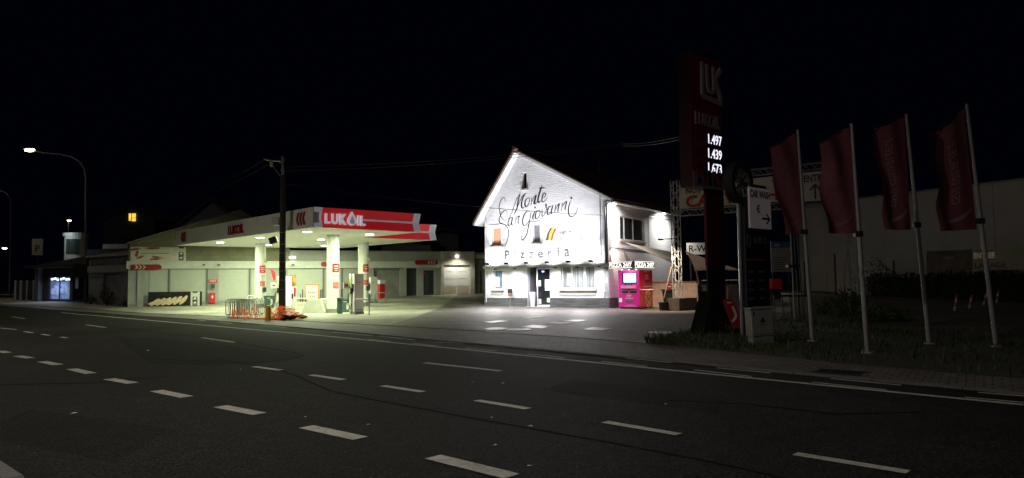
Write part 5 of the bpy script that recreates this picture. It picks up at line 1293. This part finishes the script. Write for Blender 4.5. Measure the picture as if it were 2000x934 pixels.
streetlamp(167, 590, 0, [(168, 345), (164, 328), (154, 315), (138, 306), (118, 302), (85, 299), (62, 293)], (58, 291), 'lit street lamp with long curved arm beside the grey shop', power=900, col=(1, .9, .55))
streetlamp(18, 580, 0, [(22, 400), (20, 388), (12, 377), (-5, 370), (-25, 366)], (-30, 366), 'street lamp at the left edge of the picture', lit=False)
streetlamp(-40, 577, 0, [(-42, 492), (-36, 486), (-10, 483), (6, 482)], (9, 484), 'far bluish street lamp at the left edge', depth=110, power=900, col=(.7, 1, 1), r=.1)
streetlamp(133, 560, 0, [(133, 436), (134, 431)], (135, 430), 'tiny far street lamp above the left shops', depth=130, power=300, r=.06)
# street lamp on the near pavement, left of the frame, lighting the carriageway
t = thing('street_lamp', 'street lamp on the near pavement, outside the picture', 'street lamp', (-9.0, 4.6, 0), 0, 'curved street lamps along the road')
MB().tube([(0, 0, 0), (0, 0, 9.2), (.3, .25, 9.9), (1.2, 1.0, 10.3), (2.6, 2.0, 10.4)], [.1, .08, .06, .05, .05], 10).build('pole', steel, t, True)
MB().lathe([(.02, -.09), (.22, -.06), (.3, 0), (.24, .08), (.05, .12)], 16).xf(Matrix.Translation((2.8, 2.2, 10.4))).build('lamp_head', steel, t, True)
lamp('SPOT', 'street_light', (2.8, 2.2, 10.25), 1850, (1, .90, .80), t, (4.4, 4.6, 0), angle=146, blend=.7, soft=.2)

t2 = copy_tree(t); t2.location = (-24.5, 19.5, 0); t2.rotation_euler = (0, 0, rad(-8)); t2['label'] = 'street lamp on the near pavement farther left, outside the picture'
lamp('SPOT', 'street_light', (2.8, 2.2, 10.25), 2600, (1, .92, .70), t2, (4.6, 3.8, 0), angle=150, blend=.7, soft=.2)
for c_ in [c for c in t2.children if c.name.startswith('street_light')][:1]: bpy.data.objects.remove(c_)
# P sign, fence posts
b = G(72, 587); t = thing('parking_sign', 'pale P sign on a post at the far left', 'sign', b); s_ = b.y / FPX
MB().tube([(0, 0, 0), (0, 0, 120 * s_)], .05, 8).build('post', steeld, t); MB().box(-10.5 * s_, -.12, 88 * s_, 10.5 * s_, -.06, 120 * s_).build('board', mat('sign_grey', (.25, .25, .28), .6), t); text(MB(), 'P', (-4 * s_, 94 * s_, 5 * s_, 108 * s_), -.121, .01, .02).build('lettering', txtb, t)
for i, x in enumerate((29, 40, 52, 65)):
    b = G(x, 588 - i * .2); t = thing('pale_post', 'slim pale post, %s of the four at the far left fence' % ['leftmost', 'second from the left', 'third from the left', 'rightmost'][i], 'post', b, 0, 'slim pale posts at the far left'); MB().box(-.05, -.05, 0, .05, .05, 40 * b.y / FPX).build('post', mat('post_pale', (.35, .38, .4), .6), t)
a, b = G(24, 587), G(76, 588); t = thing('dark_fence', 'dark board fence behind the slim pale posts', 'fence', a, math.atan2(b.y - a.y, b.x - a.x)); MB().box(0, .3, 0, (b - a).length, .36, 1.5).build('boards', darkb, t)

# background houses
def house(px0, px1, yb, yt, ya, d, label, m_=darkb, lit=None, roofm=darkb):
    a, b = PD(px0, yb, d), PD(px1, yb, d); t = thing('background_house', label, 'house', (a.x, d, H(d))); W = b.x - a.x; z0 = PD((px0 + px1) / 2, yt, d).z - H(d); z1 = PD((px0 + px1) / 2, ya, d).z - H(d)
    MB().prism_y([(0, 0), (W, 0), (W, z0), (W / 2, z1), (0, z0)], 0, 9).build('wall', m_, t)
    mb = MB(); mb.prism_y([(-.4, z0 - .2), (W / 2, z1 + .05), (W / 2, z1 + .3), (-.4, z0 + .1)], -.3, 9.3); mb.prism_y([(W + .4, z0 - .2), (W / 2, z1 + .05), (W / 2, z1 + .3), (W + .4, z0 + .1)], -.3, 9.3); mb.build('roof', roofm, t)
    w0 = MB(); w0.box(W * .42, -.05, z0 * .55, W * .58, -.002, z0 * .75); w0.build('window', darkgl, t)
    return t, a
house(352, 470, 560, 440, 392, 72, 'dark gabled house rising behind the service hall', mat('night_wall', (.16, .16, .2), .9))
house(746, 842, 560, 473, 471, 74, 'low grey flat building right behind the canopy end', mat('night_grey', (.30, .30, .30), .9))
house(841, 896, 560, 453, 451, 80, 'taller dark grey block right of the canopy end', mat('night_grey2', (.14, .15, .18), .9))
t, a = house(200, 300, 560, 430, 405, 120, 'distant dark house with one lit yellow window')
d = 119.7; p0, p1 = PD(251, 431, d), PD(264, 417, d)
mb = MB(); mb.box(p0.x - a.x, -.25, p0.z - H(120), p0.x - a.x + .3, -.06, p1.z - H(120)); mb.box(p0.x - a.x + .52, -.25, p0.z - H(120) - .1, p1.x - a.x, -.06, p1.z - H(120))
mb.build('lit_window', mat('yellow_window', (.8, .6, .1), emit=1.0, ecol=(1, .72, .08)), t)
# a few dark trees far behind on the left
def crown(mb, c, R, n, rn, sz=.16):
    for k in range(n):
        while True:
            v = Vector((rn.uniform(-1, 1), rn.uniform(-1, 1), rn.uniform(-1, 1)))
            if v.length < 1: break
        v = v.normalized() * (v.length ** .5); f = 1 + .25 * sin(5 * v.x + 3 * v.z) + .2 * cos(6 * v.y)
        p = Vector(c) + Vector((v.x * R[0], v.y * R[1], v.z * R[2])) * f; a = Euler((rn.uniform(0, 6), rn.uniform(0, 6), rn.uniform(0, 6))).to_matrix(); s_ = sz * rn.uniform(.5, 1.2)
        mb.add([p + a @ Vector(q) * s_ for q in ((-1, 0, 0), (0, -.5, 0), (1, 0, 0), (0, .5, 0))], [(0, 1, 2, 3)])
leafm = mat('leaves', (.05, .075, .03), .8, var=.4, scale=3)
def bush(px, py, R, label, n=900, seed=1, cat='bush', sz=.07):
    b = G(px, py); t = thing('bush', label, cat, b); mb = MB(); rn = random.Random(seed); crown(mb, (0, 0, R[2] * .75), R, n, rn, sz)
    for v in range(len(mb.v)):
        if mb.v[v][2] < .01: mb.v[v] = (mb.v[v][0], mb.v[v][1], .01)
    mb.build('foliage', leafm, t); m2 = MB()
    for k in range(7): a = k * .9; m2.tube([(0, 0, 0), (R[0] * .4 * cos(a), R[1] * .4 * sin(a), R[2] * .7), (R[0] * .75 * cos(a), R[1] * .75 * sin(a), R[2] * 1.2)], [.03, .02, .006], 5)
    m2.build('stems', polem, t)
bush(207, 596, (.55, .45, .7), 'leafy weed growing at the foot of the grey shop window', 500, 21)
bush(247, 599, (.4, .3, .25), 'small weeds at the left corner of the service hall', 250, 22)
bush(178, 594, (.4, .3, .35), 'small weeds beside the lamp post foot', 250, 23)
bush(1662, 618, (.75, .6, .55), 'dark bush at the foot of the right gantry leg', 1500, 24)
bush(1625, 614, (.55, .5, .38), 'low dark bush just left of the second flagpole', 900, 25)
bush(1720, 628, (1.1, .6, .32), 'low sprawling dark bush right of the second flagpole', 1300, 26)
bush(1415, 650, (.7, .4, .16), 'low weeds under the red board by the price sign', 700, 27, sz=.05)
bush(1720, 580, (1.3, 1, 1.3), 'tall loose dark shrub before the warehouse', 1500, 28)

# ================================================================== RIGHT SIDE: price totem, tyre sign, flags
tb = G(1402, 643)
TF = Frame((tb.x, tb.y, 0), CFm.ang)
dx = TF.hit(1402, 360)[0]
ta = TF.rect(1348, 106, 1409, 366); tx0, tx1 = TF.hit(1349, 230)[0], TF.hit(1410, 250)[0]; ztop = TF.hit(1348, 100)[1]; zbt = TF.hit(1380, 368)[1]
t = fthing(TF, 'price_sign', 'tall red fuel price sign on a broad pillar with lit white digits', 'price sign')
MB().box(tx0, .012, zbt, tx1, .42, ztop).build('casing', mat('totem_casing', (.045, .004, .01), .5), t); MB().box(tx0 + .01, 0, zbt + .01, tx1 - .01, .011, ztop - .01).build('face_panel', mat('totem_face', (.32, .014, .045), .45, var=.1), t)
px0, px1 = TF.hit(1383, 450)[0], TF.hit(1418, 450)[0]
MB().box(px0, .05, TF.hit(1400, 520)[1], px1, .13, zbt - .002).build('pillar', mat('totem_pillar', (.11, .007, .015), .5, var=.1), t); MB().box(px0 + .02, .06, 0, px1 - .02, .12, TF.hit(1400, 520)[1] - .002).build('pillar_base', black, t)
tr = lambda x0, y0, x1, y1: TF.rect(1300 + x0 / 3.0115, 90 + y0 / 3.0115, 1300 + x1 / 3.0115, 90 + y1 / 3.0115)
tz = lambda x, y: TF.hit(1300 + x / 3.0115, 90 + y / 3.0115)
lgm = mat('logo_pale', (.62, .56, .60), .5)
mb = MB(); sw_ = .16
stroke(mb, [tz(211, 95), tz(213, 285), tz(222, 300), tz(325, 342)], sw_, -.002, .05, sub=1)
stroke(mb, [tz(238, 108), tz(244, 250), tz(262, 272), tz(279, 258), tz(275, 125)], sw_ * .8, -.002, .05, sub=3)
stroke(mb, [tz(318, 140), tz(287, 205), tz(322, 320)], sw_, -.002, .055, sub=1)
mb.build('emblem', lgm, t)
text(MB(), 'LUKOIL', tr(172, 402, 318, 475), -.001, .03, .03).build('lettering', mat('letter_dim', (.45, .36, .38), .6), t)
dig = mat('led_digits', (.3, .3, .3), emit=1.3, ecol=(.84, .82, 1))
for s_, y0 in (('1.497', 522), ('1.439', 605), ('1.673', 688)):
    q = tr(249, y0 + 4, 327, y0 + 60)
    MB().box(q[0] - .06, -.012, q[1] - .07, q[2] + .02, -.001, q[3] + .07).build('display', black, t)
    text(MB(), s_, q, -.013, .008, .008).build('digits', dig, t)
    MB().box(tr(170, y0 + 5, 238, 0)[0], -.01, q[1] + .1, tr(170, y0 + 5, 238, 0)[2], -.001, q[3] - .05).build('fuel_name', mat('fuel_name_red', (.16, .05, .05), .6), t)
q = tr(162, 745, 345, 840)
ipn = MB().box(q[0], -.02, q[1] - .0, tx1 + .0, -.001, q[3]).build('service_panel', mat('panel_dim', (.26, .25, .27), .6), t)
mb = MB(); m2 = MB()
for i in range(5):
    for j in range(2):
        x = q[0] + .22 + i * (tx1 - q[0] - .3) / 5; z = q[1] + .10 + j * (q[3] - q[1]) / 2; (m2 if (i + j) % 3 == 1 else mb).box(x, -.026, z, x + .2, -.0205, z + .22)
mb.build('service_icon', mat('icon_dark', (.05, .05, .07), .6), ipn); m2.build('service_icon', txtr, ipn)
# tyre + car wash sign
yb_ = G(1484, 652); YF = Frame((yb_.x, yb_.y, 0), CFm.ang)
t = fthing(YF, 'tyre_service_sign', 'dark service sign with a big tyre on top and a white CAR WASH panel', 'sign')
yz = lambda x, y: YF.hit(x, y)
x0, x1 = yz(1457, 410)[0], yz(1498, 410)[0]; z0, z1 = yz(1478, 447)[1], yz(1478, 369)[1]
MB().box(x0 - .05, .02, 0, x1 + .05, .22, z0 - .02).build('lower_panel', mat('panel_navy', (.02, .022, .05), .5), t)
MB().box(x0 - .05, .02, z0 - .018, x1 + .05, .22, z1 + .12).build('frame', black, t)
cw = MB().box(x0, -.12, z0, x1, -.065, z1).build('white_panel', mat('panel_white', (.80, .74, .74), .6, emit=.03, ecol=(1, .86, .86)), t)
Wc, Hc_ = x1 - x0, z1 - z0
text(MB(), 'CAR WASH', (x0 + .03, z1 - Hc_ * .25, x1 - .03, z1 - Hc_ * .06), -.121, .006, .03).build('red_lettering', mat('lettering_maroon', (.16, .02, .03), .6), cw)
text(MB(), '€', (x0 + Wc * .30, z0 + Hc_ * .38, x0 + Wc * .46, z0 + Hc_ * .58), -.121, .006, .02).build('lettering', txtb, cw)
mb = MB(); az = z0 + Hc_ * .25; mb.box(x0 + Wc * .55, -.127, az - .03, x0 + Wc * .9, -.121, az + .03); stroke(mb, [(x0 + Wc * .76, az + .14), (x0 + Wc * .93, az), (x0 + Wc * .76, az - .14)], .06, -.121, sub=1); mb.build('arrow', txtb, cw)
dim = mat('lettering_dimblue', (.20, .20, .27), .6)
mb = MB(); text(mb, 'PNEUS', (x0 + Wc * .38, z0 - .42, x1 - .03, z0 - .22), .019, .006, .01); stroke(mb, [(x0 + .13 + .09 * cos(a), z0 - .36 + .17 * sin(a)) for a in [i * .45 for i in range(15)]], .035, .019)
for k in range(4):
    for j in range(2): mb.box(x0 + .08 + j * Wc * .5, .012, z0 - 1.25 - k * .25, x0 + .38 + j * Wc * .5, .019, z0 - 1.19 - k * .25)
mb.build('lower_lettering', dim, t)
MB().box(x0 + .05, .01, z0 - .92, x1 - .2, .019, z0 - .84).build('orange_line', mat('line_orange', (.4, .08, .04), .6), t)
MB().tube([(x0 - .22, .1, 0), (x0 - .22, .1, z1 - .2)], .05, 10).build('post', steel, t); MB().tube([(x1 + .12, .1, 0), (x1 + .12, .1, z0)], .03, 8).build('post', black, t)
cxy = YF.hit(1447, 356); R_ = .58
def ring(r0, r1, y0, y1, n=44):
    vs = []; fs = []
    for i in range(n):
        a = 2 * pi * i / n
        for r, y in ((r0, y0), (r1, y0), (r1, y1), (r0, y1)): vs.append((cxy[0] + r * cos(a), y, cxy[1] + r * sin(a)))
    for i in range(n):
        a, b = i * 4, ((i + 1) % n) * 4; fs += [(a + k, a + (k + 1) % 4, b + (k + 1) % 4, b + k) for k in range(4)]
    return MB().add(vs, fs)
ty = ring(R_ * .74, R_, -.06, .20).build('tyre', mat('tyre_black', (.02, .02, .022), .7, bump=.4), t)
ring(R_ * .66, R_ * .74 - .001, -.03, .16).build('rim', steel, ty)
mb = MB()
for k in range(10): a = k * pi / 5; stroke(mb, [(cxy[0] + .1 * cos(a), cxy[1] + .1 * sin(a)), (cxy[0] + R_ * .66 * cos(a), cxy[1] + R_ * .66 * sin(a))], .055, .02, .03, sub=1)
mb.prism_y([(cxy[0] + .12 * cos(i * pi / 8), cxy[1] + .12 * sin(i * pi / 8)) for i in range(16)], -.02, .03)
mb.build('spokes', steel, ty)
# cabinet
cb = G(1493, 672)
t = thing('utility_cabinet', 'grey street utility cabinet with warning symbol standing on the verge', 'cabinet', cb, rad(10)); s_ = cb.y / FPX
cw_ = 45 * s_; ch_ = 70 * s_; cabm = mat('cabinet_grey', (.19, .19, .18), .6, var=.2, scale=3)
t.rotation_euler = (0, rad(-3), rad(10))
MB().box(-cw_ / 2, 0, .20, cw_ / 2, .32, ch_ - .03).build('body', cabm, t); MB().box(-cw_ / 2 + .02, .02, 0, cw_ / 2 - .02, .30, .198).build('plinth', cabm, t)
MB().box(-cw_ / 2 - .02, -.02, ch_ - .028, cw_ / 2 + .02, .34, ch_ + .01).build('lid', cabm, t); MB().box(-cw_ / 2 + .02, -.008, .24, cw_ / 2 - .02, -.001, ch_ - .05).build('door', cabm, t)
MB().prism_y([(-.07, ch_ * .60), (.07, ch_ * .60), (0, ch_ * .76)], -.014, -.009).build('warning_symbol', txtb, t); MB().box(-.06, -.014, ch_ * .54, .06, -.009, ch_ * .555).build('label', txtg, t)
MB().box(-cw_ / 2 + .04, -.016, ch_ * .78, -cw_ / 2 + .07, -.009, ch_ * .9).build('handle', black, t)
# sandwich board with red poster
bdk = mat('board_black', (.008, .008, .009), .95, spec=.05)
ab = G(1393, 652); t = thing('sandwich_board', 'dark folding board with a red panel and white swoosh below the price sign', 'sign', ab, rad(20)); s_ = ab.y / FPX
zt_ = 80 * s_; Wb = .62
def lean(x0, x1, m_, name, par, th=.04, y0=-Wb / 2, y1=Wb / 2):
    return MB().prism_y([(x0, 0), (x0 + th, 0), (x1 + th, zt_), (x1, zt_)], y0, y1).build(name, m_, par)
lean(-.58, -.20, bdk, 'left_leaf', t); lean(.52, .02, bdk, 'right_leaf', t)
MB().box(-.22, -Wb / 2, zt_ - .03, .08, Wb / 2, zt_ + .04).build('top_cap', bdk, t)
MB().prism_y([(-.57, .02), (-.2, zt_ - .04), (.02, zt_ - .04), (.1, zt_ * .84), (-.1, zt_ * .6), (-.12, .02)], -Wb / 2 - .02, -Wb / 2 - .002).build('end_panel', bdk, t)
rp = MB().prism_y([(.10, zt_ * .82), (.42, zt_ * .86), (.80, zt_ * .16), (.42, zt_ * .12)], -Wb / 2 - .06, -Wb / 2 - .022).build('red_panel', mat('red_dim', (.42, .03, .05), .5), t)
stroke(MB(), [(.40, zt_ * .66), (.48, zt_ * .52), (.50, zt_ * .40), (.38, zt_ * .30)], .07, -Wb / 2 - .061, calli=False).build('swoosh', txtw, rp); MB().box(.22, -Wb / 2 - .066, zt_ * .74, .38, -Wb / 2 - .061, zt_ * .77).build('lettering', txtw, rp)
# dim poster stand behind
pb = G(1436, 646); t = thing('poster_stand', 'dim white and red poster stand behind the sandwich board', 'sign', pb, rad(20)); s_ = pb.y / FPX
MB().box(-.22, 0, .05, .22, .04, 84 * s_).build('board', mat('poster_dim', (.22, .17, .18), .6, var=.5, scale=4), t); MB().box(-.2, -.008, .12, .25, -.001, .45).build('red_strip', redd, t); mb = MB(); mb.box(-.3, -.1, 0, -.24, .1, .5); mb.box(.24, -.1, 0, .30, .1, .5); mb.build('feet', card, t)
# tube mast
mbp = G(1556, 624); t = thing('tube_mast', 'cluster of slim steel tubes standing behind the first flag', 'mast', mbp); s_ = mbp.y / FPX
for x, m_ in ((-9, steelb), (-4, steelb), (1, steeld), (6, steeld)): MB().tube([(x * s_ * 1.1 + .12, .1 * (x % 3), 0), (x * s_ * .75, .1 * (x % 3), 4.6)], .028, 8).build('tube', m_, t)
mb = MB(); mb.box(-.25, -.03, 1.95, .2, .25, 2.05); mb.build('collar', steeld, t)
t2 = thing('low_railing', 'low dark railing beside the slim steel tubes', 'railing', G(1512, 622), rad(5)); mb = MB(); mb.box(0, -.03, .82, 1.4, .03, .9)
mb.build('rail', steeld, t2); m2 = MB()
for k in range(5): m2.tube([(k * .33 + .03, 0, 0), (k * .33 + .03, 0, .82)], .025, 6)
m2.build('posts', steeld, t2)
# flags
flm = mat('flag_cloth', (.15, .038, .055), .8, var=.15, scale=2)
def flagpole(base, top, fl, label, seed, txt_r, textcol):
    b = G(*base); t = thing('banner_flag', label, 'flag', b, 0, 'four leaning banner flags on tall poles')
    # pole leans sideways in its own vertical plane and slightly back
    tp_ = PD(top[0], top[1], b.y + .15) - b
    MB().tube([(0, 0, 0), tuple(tp_ * .5), tuple(tp_)], [.05, .043, .035], 10).build('pole', steelb, t, True)
    MB().tube([(0, 0, 0), (0, 0, .03)], .12, 12).build('foot', conc, t)
    # cloth: quad (top inner, top outer, bottom outer, bottom inner) in pixels
    Q = [PD(x, y, b.y + .12) - b for x, y in fl]
    nu, nv = 14, 30; rn = random.Random(seed); ph_ = rn.uniform(0, 6); vs = []; 
    def S(u, v, o=0):
        a = Q[0].lerp(Q[1], u); c = Q[3].lerp(Q[2], u); p = a.lerp(c, v)
        amp = u * (.09 + .02 * seed * (1 - v)); p = p + Vector((.045 * sin(v * (6 + seed * 1.7) + ph_) * u, amp * sin(u * (5 + .9 * seed) + v * (7 - 1.3 * seed) + ph_) - o, .03 * sin(u * 6 + ph_) * (1 - v)))
        return p
    for i in range(nu + 1):
        for j in range(nv + 1): vs.append(S(i / nu, j / nv))
    k = len(vs)
    for i in range(nu + 1):
        for j in range(nv + 1): vs.append(S(i / nu, j / nv, -.006))
    I = lambda i, j: i * (nv + 1) + j
    fs = [(I(i, j), I(i + 1, j), I(i + 1, j + 1), I(i, j + 1)) for i in range(nu) for j in range(nv)]
    fs += [tuple(x + k for x in f[::-1]) for f in fs]
    cl = MB().add(vs, fs).build('cloth', flm, t, True)
    # top arm
    MB().tube([Q[0] + Vector((.02, .03, .02)), Q[1] + Vector((0, .03, .02))], .012, 6).build('top_arm', steeld, t)
    # mirrored lettering seen from the back and the swoosh, laid on the cloth
    def onto(mbx):
        mbx.v = [tuple(S(x, 1 - z, .008)) for x, y, z in mbx.v]; return mbx
    m_ = MB(); text(m_, 'cash converters', txt_r, 0, .0, .0, mirror=True, vertical=True); onto(m_).build('lettering', textcol, cl)
    m_ = MB()
    P = [(.80, .205), (.6, .175), (.42, .165), (.25, .12 + .02), (.12, .09)]; P = [(.10, .17), (.28, .125), (.5, .095), (.74, .085)]
    stroke(m_, P, .035, 0, 0, sub=5); onto(m_).build('swoosh', textcol, cl)
    mb = MB(); mp_ = tp_ * (.50); mb.box(mp_.x - .1, mp_.y - .05, mp_.z, mp_.x + .06, mp_.y + .05, mp_.z + .12); mb.build('bracket', steeld, t)
    return b, t
lt1 = mat('flag_white_a', (.24, .14, .16), .8); lt2 = mat('flag_white_b', (.17, .08, .10), .8)
flagpole((1587, 667), (1558, 254), [(1554, 262), (1503, 289), (1531, 458), (1570, 457)], 'leftmost purplish red banner flag, folded narrow', 1, (.30, .20, .62, .88), lt2)
fb2, _ = flagpole((1694.5, 690), (1663, 242), [(1660, 248), (1603, 280), (1612, 456), (1674, 456)], 'second purplish red banner flag from the left', 2, (.45, .24, .72, .90), lt2)
flagpole((1815, 672.5), (1770, 223), [(1766, 231), (1701, 252), (1728, 449), (1779, 449)], 'third red banner flag from the left, with mirrored writing', 3, (.42, .22, .70, .86), lt1)
flagpole((1946, 678), (1888, 203), [(1883, 214), (1818, 268), (1830, 452), (1908, 448)], 'rightmost and largest dark red banner flag', 4, (.34, .24, .62, .80), lt1)
# hydrant sign on 2nd pole
p = PD(1690, 532, fb2.y - .1); t = thing('hydrant_sign', 'small square H plate on the second flagpole', 'sign', p - Vector((0, 0, .08))); MB().box(-.09, 0, 0, .09, .012, .18).build('plate', mat('plate_white', (.3, .28, .26), .6), t); text(MB(), 'H', (-.05, .04, .05, .14), -.001, .004, .01).build('lettering', txtb, t)

# ------------------------------------------------------------------ warehouse and car wash area
WA = Frame((30.0, 42.0, 0), math.atan2(-.88, .47))
wz = lambda x, y, o=0: WA.hit(x, y, o)
ul = wz(1560, 450)[0]; wt = wz(1840, 370.5)[1]
t = fthing(WA, 'warehouse', 'long grey panelled warehouse wall at the right', 'warehouse')
wm = mat('warehouse_panel', (.40, .41, .36), .85, var=.14, scale=.5, bump=.2, bscale=12)
k = 0; x = ul
while x < 14: MB().box(x + .012, 0, -.3, x + 2.4 - .012, .2, wt).build('wall_panel', wm, t); x += 2.4
MB().box(ul, .21, -.3, 14, 12, wt - .1).build('volume', darkb, t); MB().box(ul - .05, -.06, wt + .002, 14.5, .3, wt + .12).build('coping', greyd, t)
r = WA.rect(1810, 489, 1898, 527, -.6); t = thing('dark_banner', 'dim printed banner left of the ENTREE LAVAGE sign', 'banner', WA.world(r[0], -.6, r[1]), WA.ang)
MB().box(0, 0, 0, r[2] - r[0], .04, r[3] - r[1]).build('cloth', mat('dark_print', (.10, .085, .06), .7, var=.6, scale=1.5), t); text(MB(), 'PNEUS', (.8 * (r[2] - r[0]) * .5, .65, (r[2] - r[0]) * .62, .85), -.002, .005).build('lettering', mat('faint_pale', (.3, .3, .27), .6), t)
r = WA.rect(1899, 485, 2060, 527, -.6); t = thing('wash_entrance_sign', 'pale sign reading ENTREE LAVAGE on the warehouse', 'sign', WA.world(r[0], -.6, r[1]), WA.ang)
Wd, Hd = r[2] - r[0], r[3] - r[1]; MB().box(0, 0, 0, Wd, .05, Hd).build('board', mat('board_pale', (.30, .29, .20), .7, var=.15), t)
e_ = WA.rect(1899, 492, 1935, 504, -.6); l_ = WA.rect(1901, 513, 1965, 523, -.6); X0 = r[0]
bb_ = MB().box(e_[0] - X0 + .02, -.01, Hd * .45, e_[2] - X0 + .2, -.001, Hd * .93).build('ochre_panel', mat('ochre', (.33, .24, .06), .7), t)
text(MB(), 'ENTREE', (e_[0] - X0 + .1, Hd * .58, e_[2] - X0 + .25, Hd * .85), -.011, .006, .02).build('lettering', mat('lettering_pale', (.75, .72, .6), .6, emit=.05, ecol=(1, .95, .7)), t)
text(MB(), 'LAVAGE', (l_[0] - X0 + .1, Hd * .12, l_[2] - X0, Hd * .36), -.002, .006, .02).build('black_lettering', txtb, t)
r = WA.rect(1899, 528, 1911, 539, -.6); t = thing('small_notice', 'small pale notice hanging under the ENTREE sign', 'sign', WA.world(r[0], -.6, r[1]), WA.ang); MB().box(0, 0, 0, r[2] - r[0], .02, r[3] - r[1]).build('plate', ban, t)
# dark fence / hedge under the banners
r0 = WA.hit(1700, 560, -.9)[0]; t = thing('dark_hedge', 'dark hedge running below the warehouse banners', 'hedge', WA.world(r0, -.9, .3), WA.ang); mb = MB(); rn = random.Random(31)
Lh = 26; n_ = 5200
for k in range(n_):
    p = Vector((rn.uniform(0, Lh), rn.uniform(-.5, .3), rn.uniform(0, 1.45 + .1 * sin(k)))); a = Euler((rn.uniform(0, 6), rn.uniform(0, 6), rn.uniform(0, 6))).to_matrix()
    mb.add([p + a @ Vector(q) * .14 for q in ((-1, 0, 0), (0, -.5, 0), (1, 0, 0), (0, .5, 0))], [(0, 1, 2, 3)])
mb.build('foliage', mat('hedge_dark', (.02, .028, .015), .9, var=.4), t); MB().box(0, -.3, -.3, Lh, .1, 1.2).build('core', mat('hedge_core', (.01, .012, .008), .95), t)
# mesh fence posts along the warehouse
for i, x in enumerate((1573, 1633, 1748, 1788)):
    p = G(x, 578); t = thing('fence_post', 'dark tall fence post before the warehouse, number %s from the left' % ['one', 'two', 'three', 'four'][i], 'post', p, 0, 'dark fence posts before the warehouse'); MB().tube([(0, 0, 0), (0, 0, (2.9 if i % 2 else 2.4))], .06, 8).build('post', steeld, t)
# price board and red box
p = PD(1506, 532, 40); f = Frame((p.x, p.y, H(40)), rad(3)); r = f.rect(1506, 472, 1545, 531)
t = fthing(f, 'price_board', 'blue topped white price board right of the tyre sign', 'sign'); MB().box(r[0], 0, r[1], r[2], .06, r[3] - .35).build('board', mat('board_dim', (.30, .30, .28), .7), t); MB().box(r[0], 0, r[3] - .348, r[2], .06, r[3]).build('header', mat('header_blue', (.04, .16, .30), .6), t)
mb = MB()
for k in range(6): mb.box(r[0] + .15, -.008, r[1] + .12 + k * .13, r[2] - .25, -.001, r[1] + .15 + k * .13)
mb.build('lettering', txtg, t); text(MB(), 'ces', (r[0] + .2, r[3] - .26, r[0] + .5, r[3] - .14), -.001, .005).build('header_lettering', txtw, t)
mb = MB(); mb.tube([(r[0] + .1, .1, 0), (r[0] + .1, .1, r[1])], .03, 6); mb.tube([(r[2] - .1, .1, 0), (r[2] - .1, .1, r[1])], .03, 6); mb.build('posts', steeld, t)
p = G(1518, 585); t = thing('red_bin', 'red box on a dark stand below the blue topped board', 'box', p, rad(5)); s_ = p.y / FPX
MB().box(-9 * s_, 0, 20 * s_, 10 * s_, .5, 40 * s_).build('box', mat('red_strong', (.6, .02, .03), .5, var=.1), t); MB().box(-8 * s_, .05, 0, 9 * s_, .45, 20 * s_ - .002).build('stand', steeld, t)
# lamp post added to light the drive, its real source is unseen
lw = G(1540, 575); t = thing('added_drive_lamp', 'small lamp post added to light the car wash drive', 'lamp', (lw.x - .4, lw.y + 2, lw.z))
MB().tube([(0, 0, 0), (0, 0, 2.5)], .04, 8).build('post', steeld, t); MB().box(-.15, -.12, 2.5, .15, .12, 2.6).build('head', steeld, t)
lamp('SPOT', 'drive_fill', (0, -.1, 2.45), 60, (1, .85, .5), t, (.4, -3, 0), angle=110, blend=.6)
for i, (x, yt, yb) in enumerate(((1582, 548, 566), (1640, 548, 565), (1702, 548, 567))):
    a = G(x, yb + 10); t = thing('small_bollard', 'yellowish bollard on the car wash drive, %s of three' % ['left', 'middle', 'right'][i], 'bollard', a, 0, 'yellowish bollards on the car wash drive'); MB().lathe([(.09, 0), (.09, .7), (.05, .74)], 14).build('post', mat('bollard_cream', (.50, .45, .22), .6), t)
rw1 = mat('reflective_white', (.5, .5, .45), .5); rw2 = mat('reflective_red', (.4, .05, .05), .5)
for i, (x, yt, yb, ln) in enumerate(((1864, 576, 607, .10), (1893, 576, 602, .12), (1921, 568, 596, .14), (1946, 566, 592, .10))):
    a = G(x, yb); s_ = a.y / FPX; hh = (yb - yt) * s_
    t = thing('marker_post', 'striped marker post leaning on the verge, %s' % ['leftmost of four', 'second from left of four', 'third from left of four', 'rightmost of four'][i], 'post', a, 0, 'striped marker posts on the dark verge')
    for k in range(4): MB().tube([(ln * k / 4 * 2.2 * hh, 0, hh * k / 4), (ln * (k + 1) / 4 * 2.2 * hh, 0, hh * (k + 1) / 4)], .045, 8).build('band', rw1 if k % 2 == 0 else rw2, t)
a = G(1505, 640); t = thing('white_stake', 'short white stake behind the grey utility cabinet', 'post', a); MB().tube([(0, 0, 0), (-.05, 0, 55 * a.y / FPX)], .03, 8).build('post', white, t)
